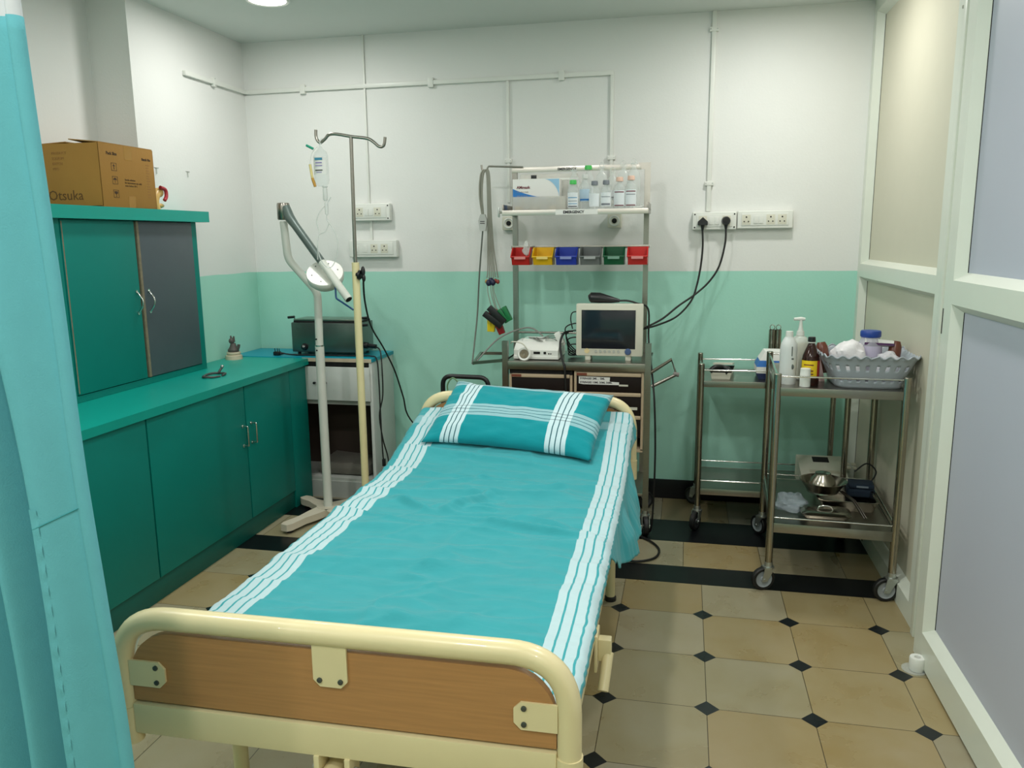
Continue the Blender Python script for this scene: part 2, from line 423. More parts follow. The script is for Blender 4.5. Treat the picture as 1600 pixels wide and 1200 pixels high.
for x, y in ((-1.78, -1.5), (.62, -1.5), (-.58, -.6), (-.6, -2.9), (.7, -3.6), (-1.9, -3.6)):  # unseen downlights, added out of view to light the room
    downlight(x, y, 'unseen round white ceiling downlight added to light the room nearer the camera', 11)
w = bpy.data.worlds.new('room_world'); scn.world = w; w.use_nodes = True
w.node_tree.nodes['Background'].inputs[0].default_value = (.75, .85, .9, 1); w.node_tree.nodes['Background'].inputs[1].default_value = .15
scn.view_settings.view_transform = 'Standard'; scn.view_settings.look = 'None'; scn.view_settings.gamma = 1
scn.view_settings.exposure = 0.34; scn.view_settings.use_curve_mapping = False

# ================================================================== BED
BL = V((-.4375, -1.735, 0)); BR = R(.62)
bed = thing('hospital_bed', 'cream steel hospital bed with wood laminate foot panel under a turquoise sheet', 'bed', BL, BR)
hw, LEN = .4725, 2.065
def bow(y, ztop, zbot):
    return round_path([(-hw, y, zbot), (-hw, y, ztop), (hw, y, ztop), (hw, y, zbot)], .14, 12)
def rrect(x0, x1, z0, z1, r, n=8):
    pts = [(x0, z0), (x1, z0)]
    for cx, a0 in ((x1-r, 0), (x0+r, PI/2)):
        for k in range(n+1): a = a0 + PI/2*k/n; pts.append((cx+r*math.cos(a), z1-r+r*math.sin(a)))
    return pts
for y, zt_, nm in ((0, .7375, 'foot_bow'), (LEN, .80, 'head_bow')):
    b = MB(); b.sweep(bow(y, zt_, .50), .0235, M_cream, 18)
    for sx in (-1, 1):
        b.cyl((sx*hw, y, .452), (sx*hw, y, .536), .0262, M_cream, n=20)
    o = b.build(nm, bed, True)
    b = MB(); b.prism([(x, y-.009, z) for x, z in rrect(-.449, .449, .552, zt_-.030, .095)], (0, .018, 0), M_wood); b.build('end_panel', bed, True, label='wood laminate end panel')
    b = MB(); b.box(-.45, .45, y-.016, y+.016, .478, .546, M_cream, .004); b.build('end_channel', bed, True)
    fy = -1 if y == 0 else 1
    plates = [((-.452, -.368), (.588, .645), 'x'), ((.368, .452), (.588, .645), 'x'), ((-.036, .036), (zt_-.105, zt_-.015), 'z')]
    for (x0, x1), (z0, z1), k in plates:
        c = .014
        if k == 'z': pg = [(x0, z1), (x0, z0+c), (x0+c, z0), (x1-c, z0), (x1, z0+c), (x1, z1)]
        elif x0 < 0: pg = [(x0, z0), (x1-c, z0), (x1, z0+c), (x1, z1-c), (x1-c, z1), (x0, z1)]
        else: pg = [(x1, z1), (x0+c, z1), (x0, z1-c), (x0, z0+c), (x0+c, z0), (x1, z0)]
        b = MB(); b.prism([(px, y+fy*.0095, pz) for px, pz in pg], (0, fy*.005, 0), M_cream); pl_ = b.build('bracket_plate', bed, True)
        bp = [(-.022, z0+.014), (.022, z0+.014)] if k == 'z' else [((x1-.02) if x0 < 0 else (x0+.02), z0+.012), ((x1-.02) if x0 < 0 else (x0+.02), z1-.012)]
        for px, pz in bp:
            b = MB(); b.lathe([(.0055, 0), (.0055, .003), (.003, .004), (0, .004)], (px, y+fy*.0143, pz), mat('dark_bolt', (92, 94, 90), .4, .7), 12, M=Matrix.Rotation(R(90 if fy < 0 else -90), 4, 'X')); b.build('bolt', pl_, True)
for sx in (-1, 1):
    b = MB(); b.box(sx*.452-.015, sx*.452+.015, .016, LEN-.016, .478, .525, M_cream, .004); b.build('side_rail', bed, True)
for x in (-.41, .41):
    for y in (.30, LEN-.27):
        b = MB(); b.cyl((x, y, .012), (x, y, .48), .019, M_cream, n=18); lg = b.build('leg', bed, True)
        b = MB(); b.lathe([(0, 0), (.024, 0), (.024, .016), (.0195, .02), (0, .02)], (x, y, 0), M_rub, 18); b.build('rubber_foot', lg, True)
for y in (.30, LEN-.27):
    b = MB(); b.cyl((-.41, y, .40), (.41, y, .40), .012, M_cream, n=12); b.build('cross_tube', bed, True)
b = MB(); b.box(-.43, .43, .03, 1.52, .492, .500, M_cream); b.build('deck', bed, True)
SL = math.atan(.28)
Mh = Matrix.Translation((0, 1.53, .497)) @ Matrix.Rotation(SL, 4, 'X')
b = MB(); b.box(-.43, .43, 0, .50, -.004, .003, M_cream, 0, Mh)
for x in (-.41, .41): b.box(x-.012, x+.012, 0, .50, -.03, -.004, M_cream, 0, Mh)
b.build('backrest_deck', bed, True)
# crank under the foot end
b = MB()
for x in (-.044, .022): b.box(x, x+.012, -.02, .03, .405, .48, M_cream, .002)
b.cyl((-.014, -.045, .43), (-.014, .06, .43), .022, M_cream); b.cyl((-.014, .06, .43), (-.014, 1.2, .44), .009, M_zinc, n=10)
ck = b.build('crank', bed, True)
b = MB(); b.lathe([(0, 0), (.017, 0), (.017, .004), (.021, .004)], (-.014, -.046, .43), M_zinc, 18, M=Matrix.Rotation(R(-90), 4, 'X')); b.build('crank_socket', ck, True)
for x in (-.047, .036):
    b = MB(); b.cyl((x-.006, 0, .443), (x+.006, 0, .443), .009, M_zinc, n=6); b.build('bolt', ck, True)
# side rail holder on the right flank
b = MB(); b.box(.466, .474, .53, .60, .40, .50, M_cream, .003); b.sweep([(.50, .56, .445), (.492, .50, .37)], .014, M_cream, 14)
b.box(.474, .508, .545, .575, .425, .485, M_cream, .004)
b.build('side_rail_holder', bed, True)

def zt(v):
    t = v-1.53
    return .592 + .28*.5*(t + math.sqrt(t*t + .05*.05))
b = MB()
def matt(u, v):
    vv = .03 + v*2.0; a = u*2*PI; c, s = math.cos(a), math.sin(a)
    e = .18; px = math.copysign(abs(c)**e, c)*.462; pz = math.copysign(abs(s)**e, s)*.046
    ed = min(1, min(v, 1-v)/.01); 
    return V((px*(.97+.03*ed), vv, zt(vv)-.046 + pz*(.9+.1*ed)))
b.grid(matt, 48, 60, mat('foam_mattress_cover', (120, 190, 194), .7), closed_u=True)
for end in (0, 1):
    ring = [b.bm.verts.new(matt(i/48, end)) for i in range(48)]; b.face(ring, b.mats[0])
bmesh.ops.remove_doubles(b.bm, verts=b.bm.verts[:], dist=1e-5)
mo = b.build('mattress', None); mo.location = BL; mo.rotation_euler = (0, 0, BR); WM['mattress'] = bed and WM[bed.name]
tag(mo, 'thin foam mattress on the bed deck beneath the turquoise sheet', 'mattress')

M_sheet = cloth_mat('turquoise_striped_sheet', (58, 158, 166), (184, 210, 215), [(-.478, .022, .0055, 1, 4), (.375, .022, .0055, 1, 4)], [(1.885, .07, .01, .38, 1)])
def flap(v):
    pts = [(0, .004), (.85, .010), (.95, .06), (1.05, .12), (1.2, .155), (1.4, .18), (1.6, .155), (1.8, .11), (1.92, .06), (2.1, .05)]
    for (a, x), (c, y) in zip(pts, pts[1:]):
        if a <= v <= c: t = (v-a)/(c-a); t = t*t*(3-2*t); return x+(y-x)*t
    return .06
def crease(u, v):
    """long soft folds across the bed plus a few sharp creases"""
    h = .010*(noise.noise(V((u*1.6+3, v*7.5, 0)))) + .006*noise.noise(V((u*4, v*16+5, 2))) + .003*noise.noise(V((u*11, v*30, 7)))
    h = abs(h)*1.25
    q = noise.noise(V((u*1.1+.6*noise.noise(V((u*2, v*2, 4))), v*5.5+2+.5*u, 11)))
    h += .012*(1-min(1, abs(q)*4.6))**2
    q = noise.noise(V((u*2.6, v*9+.8*u, 23)))
    h += .0035*(1-min(1, abs(q)*4))**2
    q = noise.noise(V((u*3.2+v*2.2, v*4.2-u*2.5, 37)))
    h += .007*(1-min(1, abs(q)*6))**2*(1-min(1, abs(u)/.42))
    for (ax, ay, bx, by, w, A) in ((-.33, 1.20, -.11, 1.06, .013, .012), (-.11, 1.06, .05, 1.30, .02, .013), (-.03, 1.12, .10, 1.11, .01, .008), (-.46, 1.34, .40, 1.28, .035, .011), (-.1, 1.04, .47, .92, .012, .012), (-.46, .93, .25, .90, .03, .008), (-.45, .62, .35, .66, .025, .008), (-.25, 1.28, .0, 1.50, .016, .009), (.05, 1.38, .45, 1.42, .02, .008), (-.4, .30, .3, .36, .03, .007)):
        dx, dy = bx-ax, by-ay; L2 = dx*dx+dy*dy; t = max(0, min(1, ((u-ax)*dx+(v-ay)*dy)/L2))
        d = math.hypot(u-ax-t*dx, v-ay-t*dy); k = 4*t*(1-t)
        h += 2.0*A*k*math.exp(-(d/w)**2)
    return h
def sheet(i, j):
    v = .022 + j*2.015; uR = .485+flap(v); uL = -.485-.02
    s = uL + i*(uR-uL)
    r = .03; z0 = zt(v)+.010; e = .452
    if abs(s) <= e: x, z, k = s, z0+crease(s, v), 1
    else:
        d = abs(s)-e; sg = 1 if s > 0 else -1
        a = min(d/r, PI/2); x = sg*(e + r*math.sin(a)); z = z0 - r*(1-math.cos(a)); rest = max(0, d-r*PI/2)
        z -= rest*.985; x += sg*rest*(.16 if sg < 0 else .14+.26*math.exp(-((v-1.42)/.25)**2))
        if sg > 0: x += (.018*noise.noise(V((v*9, s*5, 3)))+.022*math.sin(v*17+s*9)*.6)*min(1, rest/.08)
        z += crease(s, v)*(1-min(1, d/.05))
        x += sg*.006*abs(noise.noise(V((v*26, s*6, 1))))
    # the raised head section pulls the sheet in at the sides
    return V((x, v, z))
sk = .045
b = MB(); b.grid(sheet, 140, 330, M_sheet, uvf=lambda i, j: ((-.505 + i*(.485+flap(.022+j*2.015)+.505)) - sk*(.022+j*2.015)/2.0*(1 if i < .5 else .2), .022+j*2.015))
so = b.build('bed_sheet', None, sharp=180); so.location = BL; so.rotation_euler = (0, 0, BR)
tag(so, 'crumpled turquoise bed sheet with white stripe bands down both edges', 'bed sheet')
md = so.modifiers.new('thickness', 'SOLIDIFY'); md.thickness = .0025; md.offset = -1

# pillow leaning on the raised head end
M_pil = cloth_mat('turquoise_checked_pillowcase', (14, 146, 156), (202, 226, 232), [(-.285, .0165, .0045, 1, 4), (.165, .0185, .0045, 1, 4)], [(.12, .0165, .0035, .5, 4), (.345, .016, .0035, .5, 3)], .8)
PW, PD, PT = .725, .395, .13
o0 = V((-.470, -.038, .640)); xh = V((.7, -.085, -.022)).normalized(); yh = V((0.08, .30, .150)); yh = (yh - xh*yh.dot(xh)).normalized(); nh = xh.cross(yh)
def pil(sgn):
    def f(i, j):
        u = i*2-1; v = j*2-1
        pin = 1 - .055*(1-u*u)*0 ; ex = (1-abs(u)**3.2); ey = (1-abs(v)**2.6)
        t = PT*.5*max(0, ex)**.42*max(0, ey)**.5
        wr = .007*noise.noise(V((u*5, v*5, 3)))+.010*max(0, abs(u)-.55)*noise.noise(V((u*2, v*11, 9)))*2
        x = u*PW/2*(1-.03*(1-v*v)) ; y = (v+1)*PD/2 + .018*v*(abs(u)**4) - .012*v*(1-u*u)
        t2 = t*(1.0 if sgn > 0 else .62)
        return o0 + xh*x + yh*y + nh*(sgn*(t2 + (wr*min(1, t/.02) if sgn > 0 else 0)) + .03)
    return f
b = MB()
uvp = lambda i, j: ((i*2-1)*PW/2, j*PD)
b.grid(pil(1), 60, 40, M_pil, uvp); b.grid(pil(-1), 60, 40, M_pil, uvp)
bmesh.ops.remove_doubles(b.bm, verts=b.bm.verts[:], dist=2e-4)
single(b, 'pillow', 'plump turquoise checked pillow resting at the head of the bed', 'pillow', o0, sharp=180)

# ================================================================== LEFT SIDE: base cupboard, wall cupboard, carton
ZC = .832; CX = -1.91; CE = 1.108; C0 = -1.75
t = thing('base_cupboard', 'long teal base cupboard with two chrome handled doors along the left wall', 'cupboard', (-2.15, -.3, 0))
b = MB(); b.box(XR_+.005, CX-.02, C0, .44, .0, ZC-.0365, M_teal); b.box(XL+.004, CX-.02, .44, CE, 0, ZC-.0365, M_teal); b.build('body', t)
b = MB(); b.box(CX-.0205, CX-.012, C0, CE, .0, .10, M_tealdk, .002); b.build('plinth', t)
b = MB()
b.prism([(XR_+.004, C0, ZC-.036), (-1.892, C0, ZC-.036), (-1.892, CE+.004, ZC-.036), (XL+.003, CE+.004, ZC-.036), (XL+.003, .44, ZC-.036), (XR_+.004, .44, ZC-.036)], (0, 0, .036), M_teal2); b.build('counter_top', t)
doors = [(C0, -1.045), (-1.04, -.307), (-.302, .436), (.441, .905)]
for k, (y0, y1) in enumerate(doors):
    b = MB(); b.box(CX-.0195, CX, y0+.002, y1-.002, .104, ZC-.04, M_teal, .0015); d = b.build('door', t)
    if k in (2, 3):
        hy = y1-.035 if k == 2 else y0+.04
        zc = .545
        b = MB(); b.sweep(round_path([(CX-.002, hy, zc+.05), (CX+.03, hy, zc+.05), (CX+.03, hy, zc-.05), (CX-.002, hy, zc-.05)], .006, 4), .0045, M_chrome, 10)
        for s in (-1, 1): b.cyl((CX-.0005, hy, zc+s*.05), (CX+.003, hy, zc+s*.05), .008, M_chrome, n=14)
        b.build('handle', d, label='chrome bow handle')
b = MB(); b.box(CX-.0195, CX-.001, .908, CE, .0, ZC-.04, M_teal, .001); b.build('end_panel', t)

UX = -2.27; U0, U1 = -1.0, .69; UZ0, UZ1 = ZC, 1.60
t = thing('wall_cupboard', 'teal cupboard with one slate grey door standing on the teal counter', 'cupboard', (-2.4, -.1, ZC))
b = MB(); b.box(XR_+.004, UX-.02, U0, .438, UZ0+.001, UZ1, M_teal); b.box(XL+.004, UX-.02, .438, U1, UZ0+.001, UZ1, M_teal)
b.box(UX-.02, UX, U0, U1, UZ0+.001, UZ0+.03, M_teal); b.box(UX-.02, UX, .648, U1, UZ0+.03, UZ1, M_teal); b.box(UX-.02, UX, -.30, -.247, UZ0+.03, UZ1, M_teal)
b.build('body', t)
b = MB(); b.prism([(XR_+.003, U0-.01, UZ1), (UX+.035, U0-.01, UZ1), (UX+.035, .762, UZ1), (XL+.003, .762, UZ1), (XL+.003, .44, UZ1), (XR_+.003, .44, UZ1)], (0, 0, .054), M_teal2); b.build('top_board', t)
b = MB(); b.box(UX-.0195, UX+.004, -.243, .203, UZ0+.034, UZ1-.004, M_teal, .0015); d = b.build('door', t)
def arc_handle(b, x, y, z, h, d, m, dy=0):
    pts = [V((x + d*math.sin(PI*k/12), y + dy*math.sin(PI*k/12), z - h/2 + h*k/12)) for k in range(13)]
    b.sweep(pts, .004, m, 10); 
    for q in (pts[0], pts[-1]): b.cyl((x-.003, q.y, q.z), (x+.003, q.y, q.z), .008, m, n=12)
b = MB(); arc_handle(b, UX+.0055, .178, 1.225, .10, .03, M_chrome); b.build('handle', d, label='chrome arc handle')
b = MB(); b.box(UX+.004, UX+.0045, -.242, -.236, UZ0+.04, UZ1-.01, M_wear); b.build('chipped_edge', d, label='chipped pale edge')
b = MB(); b.box(UX-.0195, UX+.004, .232, .645, UZ0+.034, UZ1-.004, M_grey, .0015); d = b.build('door', t, label='slate grey door')
b = MB(); arc_handle(b, UX+.0055, .262, 1.225, .10, .03, M_chrome); b.build('handle', d, label='chrome arc handle')
b = MB(); b.box(UX-.018, UX+.0052, .218, .2325, UZ0+.034, UZ1-.004, M_wear); b.build('worn_edge', d, label='worn bare wood edge')
b = MB(); b.box(UX-.0195, UX+.004, -.98, -.303, UZ0+.034, UZ1-.004, M_teal, .0015); b.build('door', t)

# carton on the wall cupboard
zb_ = UZ1+.0545; bx1, bx0, by0, by1, zt2 = -2.238, -2.575, -.015, .345, 1.922
t = thing('cardboard_carton', 'brown printed cardboard carton standing on the teal wall cupboard', 'box', ((bx0+bx1)/2, .16, zb_))
b = MB()
th = .004
b.box(bx0, bx1, by0, by1, zb_, zb_+th, M_card); b.box(bx0, bx0+th, by0, by1, zb_, zt2, M_card); b.box(bx1-th, bx1, by0, by1, zb_, zt2, M_card, .0015)
b.box(bx0, bx1, by0, by0+th, zb_, zt2, M_card, .0015); b.box(bx0, bx1, by1-th, by1, zb_, zt2, M_card)
b.build('box_walls', t)
def flapq(pa, pb, pc, pd):
    b = MB(); n = (V(pb)-V(pa)).cross(V(pc)-V(pa)).normalized()*.004; b.prism([pa, pb, pc, pd], n, M_card); b.build('lid_flap', t)
flapq((bx1, by0+.004, zt2), (bx1, by1-.004, zt2), (bx1-.16, by1-.03, zt2+.002), (bx1-.16, by0+.02, zt2+.018))
flapq((bx0, by0+.004, zt2), (bx0, by1-.004, zt2), (bx0+.16, by1-.02, zt2+.012), (bx0+.16, by0+.02, zt2+.010))
b = MB(); b.box(bx1-.0005, bx1+.0006, .145, .195, zt2-.06, zt2+.001, M_tape); b.build('packing_tape', t); b = MB(); b.box(bx1-.0005, bx1+.0006, .15, .195, zb_, zb_+.05, M_tape); b.build('packing_tape', t)
X0, Y0v, Zv = V((1, 0, 0)), V((0, 1, 0)), V((0, 0, 1))
text(t, 'printing', 'Otsuka', (bx1-.272, by0-.0004, zb_+.030), X0, Zv, .060, mat('faded_ink', (92, 62, 26), .8))
for k, s in enumerate(('PRODUCT', 'SODIUM', 'BATCH', 'MFG')): text(t, 'printing', s, (bx1-.235, by0-.0004, zt2-.045-.022*k), X0, Zv, .016, mat('faded_print', (140, 98, 50), .8))
text(t, 'printing', 'Pack Size', (bx1+.0004, .03, zt2-.045), Y0v, Zv, .018, M_ink, bold=.0006)
text(t, 'printing', 'Batch No', (bx1+.0004, .262, zt2-.052), Y0v, Zv, .016, M_ink, bold=.0006)
for k in range(3): text(t, 'printing', ('Sterile solution', 'for intravenous use only', 'store below 30 C')[k], (bx1+.0004, .135, zb_+.118-.013*k), Y0v, Zv, .0115, M_ink)
for k, zz in enumerate((.155, .098, .04)):                     # handling pictograms in square frames
    b = MB(); z0 = zb_+zz; y0 = .055; q = .034
    for (ya, yb_, za, zc) in ((0, q, 0, .002), (0, q, q-.002, q), (0, .002, 0, q), (q-.002, q, 0, q)): b.box(bx1-.0002, bx1+.0005, y0+ya, y0+yb_, z0+za, z0+zc, M_ink)
    pp = {0: [(.015, .006), (.019, .006), (.019, .02), (.025, .02), (.017, .029), (.009, .02), (.015, .02)],
          1: [(.016, .006), (.018, .006), (.018, .018), (.029, .018), (.024, .026), (.017, .028), (.010, .026), (.005, .018), (.016, .018)],
          2: [(.010, .005), (.024, .005), (.018, .008), (.018, .014), (.027, .019), (.028, .028), (.006, .028), (.007, .019), (.016, .014), (.016, .008)]}[k]
    b.prism([(bx1-.0001, y0+py, z0+pz) for py, pz in pp], (.0006, 0, 0), M_ink); b.build('pictogram', t)
b = MB()
for k in range(13): b.box(bx1-.0002, bx1+.0005, .288, .312-.004*(k % 3), zb_+.05+.012*k, zb_+.054+.012*k, mat('faded_print2', (150, 108, 58), .8))
b.build('side_print', t)
# little cream and red ornament beside the carton
t = thing('bird_ornament', 'small cream and red ornament beside the brown carton', 'ornament', (-2.285, .405, zb_))
b = MB(); b.sweep(catmull([(-2.285, .395, zb_), (-2.285, .39, zb_+.03), (-2.285, .40, zb_+.06), (-2.285, .425, zb_+.085)], 5), [.026-.0004*k for k in range(16)], mat('cream_ceramic', (214, 176, 104), .35), 14); b.sphere((-2.285, .43, zb_+.082), .026, b.mats[0], sc=(.8, 1.1, .9)); b.build('body', t)
b = MB(); b.sweep(catmull([(-2.262, .415, zb_+.105), (-2.262, .452, zb_+.095), (-2.262, .456, zb_+.065), (-2.262, .44, zb_+.045)], 5), .009, mat('red_glaze', (176, 50, 60), .3), 10); b.build('crest', t)
b = MB(); b.sphere((-2.285, .43, zb_+.02), .02, mat('cream_ceramic', 0), sc=(.9, 1.4, .6)); b.build('tail', t)

# figurine at the back of the counter
q = P(362, 556, Z=ZC+.001); q.x = -2.31; q.y = 1.02; q.z = ZC
t = thing('stone_figurine', 'small dark seated figurine on a round cream base by the corner', 'figurine', q)
b = MB(); b.lathe([(0, .0), (.048, .0), (.046, .022), (.036, .026), (.04, .034), (.038, .042), (0, .042)], q, mat('aged_plaster', (196, 184, 160), .6, var=.2), 26); b.build('base', t)
b = MB(); dk = mat('dark_stone', (84, 78, 74), .6, var=.3, scale=60)
b.lathe([(0, 0), (.03, 0), (.032, .012), (.02, .03), (.014, .05), (0, .052)], q+V((0, 0, .042)), dk, 18); b.sphere(q+V((-.006, -.004, .105)), .016, dk, sc=(1, 1, 1.1))
b.sweep([q+V((-.006, 0, .10)), q+V((-.012, 0, .135))], [.010, .004], dk, 8); b.sweep([q+V((.004, 0, .10)), q+V((.008, 0, .132))], [.010, .004], dk, 8)
b.sweep(catmull([q+V((.0, 0, .07)), q+V((.028, 0, .062)), q+V((.036, 0, .085))], 5), .009, dk, 8); b.build('figure', t)
# stethoscope-like tube ring lying on the counter
c = P(335, 588, Z=ZC); c.z = ZC+.006
b = MB()
b.sweep(catmull([c+V((.045*math.cos(a), .07*math.sin(a), .002*math.sin(3*a))) for a in [k*.6 for k in range(11)]], 5), .0055, mat('grey_rubber_tube', (70, 72, 70), .5), 10)
b.sweep([c+V((-.01, .055, .004)), c+V((.0, .075, .03))], .006, MC['grey_rubber_tube'], 10); b.sphere(c+V((.0, .075, .032)), .009, M_zinc, 12)
single(b, 'rubber_tube', 'short loop of dark rubber tubing lying on the teal counter', 'tube', c-V((0, 0, .006)))

# ------------------------------------------------------------------ white bedside cabinet in the corner
WX1, WY0, WZ = -1.505, CE+.006, .836
Mwl = mat('white_laminate', (206, 210, 206), .5, var=.05, scale=20); Mws = mat('mottled_grey_laminate', (170, 172, 166), .6, var=.12)  # shelf and lower boards greyer and more mottled than the sides
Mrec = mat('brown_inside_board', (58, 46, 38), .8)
t = thing('bedside_cabinet', 'white cabinet with a blue top and open lower shelf in the corner', 'cabinet', (-1.7, 1.29, 0))
b = MB(); b.box(WX1-.018, WX1, WY0, YB-.014, 0, WZ-.02, Mwl, .001); b.build('side_panel', t)
b = MB(); b.box(XL+.01, XL+.028, WY0, YB-.014, 0, WZ-.02, Mwl); b.build('side_panel', t)
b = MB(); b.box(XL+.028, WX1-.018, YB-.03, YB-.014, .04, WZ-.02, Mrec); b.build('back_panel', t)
b = MB(); b.box(XL+.003, WX1+.006, WY0-.004, YB-.014, WZ-.02, WZ, mat('blue_laminate', (0, 148, 170), .4)); b.build('top_board', t)
b = MB(); b.box(-1.93, WX1, WY0-.0065, WY0-.0035, WZ-.022, WZ-.001, mat('pale_edging', (200, 184, 160), .6, var=.2)); b.build('front_edging', t)
b = MB(); b.box(-1.95, WX1-.02, WY0+.004, WY0+.02, WZ-.046, WZ-.021, M_dark); b.build('drawer_gap', t)
b = MB(); b.box(-1.95, WX1-.012, WY0-.012, WY0+.004, .59, .785, Mwl, .002); d = b.build('drawer', t)
for xx in (-1.852, -1.785):
    b = MB(); b.sweep([(xx, WY0-.012, .692), (xx, WY0-.03, .692)], [.005, .008], M_blk, 10); b.build('knob', d)
b = MB(); b.box(XL+.028, WX1-.018, WY0+.02, YB-.03, .56, .585, Mws); b.build('shelf', t)
b = MB(); b.box(XL+.028, WX1-.018, WY0+.012, YB-.03, .10, .118, Mws); b.build('bottom_board', t)
b = MB(); b.box(-1.95, WX1-.018, WY0+.002, WY0+.014, .0, .10, Mws); b.build('toe_board', t)
b = MB(); b.box(-1.90, -1.57, WY0+.06, YB-.05, .119, .20, mat('grey_cloth_bundle', (104, 100, 92), .9, var=.2), .03); b.bm.verts.ensure_lookup_table()
for v in b.bm.verts: v.co.z += .03*noise.noise(v.co*9) if v.co.z > .15 else 0
single(b, 'cloth_bundle', 'grey folded cloth on the bottom shelf of the white cabinet', 'cloth', (-1.73, 1.28, .1185))

# instrument steriliser on top
sx0, sx1, sy0, sy1, sz0, sz1 = -2.035, -1.60, 1.20, 1.39, WZ+.018, 1.040
t = thing('instrument_steriliser', 'stainless box steriliser with black handles on the blue cabinet top', 'steriliser', ((sx0+sx1)/2, 1.3, WZ))
b = MB(); b.box(sx0, sx1, sy0, sy1, sz0, sz1-.012, mat('dull_steel', (120, 126, 122), .3, .9, var=.1), .006); b.build('body', t)
b = MB(); b.box(sx0+.012, sx1-.012, sy0+.01, sy1-.01, sz1-.012, sz1-.002, M_dark, .002); b.box(sx0+.01, sx1-.02, sy0+.012, sy1-.012, sz1-.002, sz1+.007, M_ss2, .004); b.build('lid', t)
for x in (sx0, sx1):
    s = -1 if x == sx0 else 1
    for z in ((sz1+.012,) if s < 0 else (sz1+.012, sz1-.03)):
        b = MB(); b.sweep([(x-s*.01, sy0+.05, z-.012), (x+s*.008, sy0+.05, z)], .003, M_chrome, 8); b.cyl((x-.022+s*.01, sy0+.03, z+.002), (x+.022+s*.012, sy0+.03, z+.006), .0075, M_blk, n=12); b.build('handle', t)
b = MB(); b.lathe([(.0, .022), (.014, .02), (.017, .012), (.021, .002), (.021, 0)], (-1.955, sy0, .885), M_blk, 20, M=Matrix.Rotation(R(90), 4, 'X')); b.cyl((-1.952, sy0-.021, .888), (-1.95, sy0-.025, .892), .008, mat('grey_knob_face', (120, 124, 122), .6), n=12); b.build('dial', t)
for x in (sx0+.03, sx1-.03):
    for y in (sy0+.03, sy1-.03): b = MB(); b.cyl((x, y, WZ), (x, y, sz0+.002), .01, M_blk, n=10); b.build('foot', t)
b = MB(); b.cyl((sx1-.002, sy0+.05, .895), (sx1+.022, sy0+.05, .893), .019, M_blk, n=16); b.cyl((sx1+.02, sy0+.05, .893), (sx1+.075, sy0+.04, .889), .013, M_blk, n=14); b.build('appliance_plug', t)
b = MB()
b.sweep(catmull([(sx1+.073, sy0+.04, .889), (-1.485, 1.20, .87), (-1.462, 1.16, .78), (-1.46, 1.15, .62), (-1.485, 1.15, .50), (-1.47, 1.15, .36), (-1.44, 1.15, .22), (-1.43, 1.10, .02)], 6), .0042, M_rub, 8); b.build('power_cord', t)
# second lead: lies along the blue top with its plug at the left end
t = thing('power_lead', 'black lead with a three pin plug lying on the blue cabinet top', 'cable', (-2.1, 1.16, WZ))
b = MB(); b.sweep(catmull([(-2.075, 1.165, WZ+.012), (-2.0, 1.17, WZ+.005), (-1.8, 1.175, WZ+.005), (-1.60, 1.175, WZ+.006), (-1.53, 1.165, WZ+.008), (-1.492, 1.16, WZ-.01), (-1.482, 1.155, .70), (-1.478, 1.15, .45), (-1.47, 1.14, .27), (-1.465, 1.14, .24)], 6), .0042, M_rub, 8); b.build('cord', t)
b = MB(); b.box(-2.135, -2.095, 1.15, 1.18, WZ+.001, WZ+.024, M_blk, .006); b.sweep([(-2.097, 1.165, WZ+.012), (-2.07, 1.165, WZ+.012)], [.009, .005], M_blk, 10)
for x in (-2.128, -2.112, -2.10): b.cyl((x, 1.165, WZ+.022), (x-.002, 1.165, WZ+.042), .0025, M_blk, n=8)
b.build('plug', t)
b = MB(); b.box(-1.474, -1.456, 1.13, 1.15, .20, .245, M_blk, .005); b.build('end_connector', t)

# ================================================================== EXAMINATION LAMP
LX, LY = -1.675, .82
t = thing('examination_lamp', 'white floor standing examination lamp with jointed arm and round head', 'lamp', (LX, LY, 0))
def star_base(c, legs, r0, r1, z, h, m):
    b = MB(); n = 20; out = []
    for k, a in enumerate(legs):
        d = V((math.cos(a[0]), math.sin(a[0]), 0)); p = V((-d.y, d.x, 0)); L = a[1]
        b_ = [c + p*.045 + d*.02, c + p*.038 + d*(L*.35), c + p*.026 + d*(L*.6), c + p*.032 + d*(L-.03), c + p*.02 + d*L, c - p*.02 + d*L, c - p*.032 + d*(L-.03), c - p*.026 + d*(L*.6), c - p*.038 + d*(L*.35), c - p*.045 + d*.02]
        b.prism([q + V((0, 0, z)) for q in b_], (0, 0, h), m)
    b.cyl(c + V((0, 0, z)), c + V((0, 0, z+h+.002)), .062, m, n=28)
    return b
c0 = V((LX, LY, 0))
legs = [(math.atan2(.50-LY, -1.775-LX), .335), (math.atan2(.12, -.2), .25), (math.atan2(-.2, .22), .27), (math.atan2(.22, .16), .27)]
b = star_base(c0, legs, 0, 0, .018, .036, M_base); b.build('base', t)
for a, L in legs:
    d = V((math.cos(a), math.sin(a), 0)); q = c0 + d*(L-.04)
    b = MB(); b.lathe([(0, 0), (.018, 0), (.018, .019), (0, .019)], q, M_rub, 16); b.build('foot_pad', t)
A1 = P(495, 457, Y=LY); A2 = P(450, 405, Y=LY); A3 = P(443, 346, Y=LY); A1.x = LX+.005
b = MB(); b.sweep([c0 + V((0, 0, .05)), c0 + V((0, 0, .95))], .0235, M_lampw, 20); b.sweep([c0 + V((0, 0, .95)), *round_path([V((LX, LY, .951)), A1, A2, A3], .035, 6)[0:]], .0205, M_lampw, 20)
b.build('pole', t)
b = MB(); b.cyl(c0+V((0, 0, .945)), c0+V((0, 0, .952)), .0242, M_chrome); b.build('pole_collar', t)
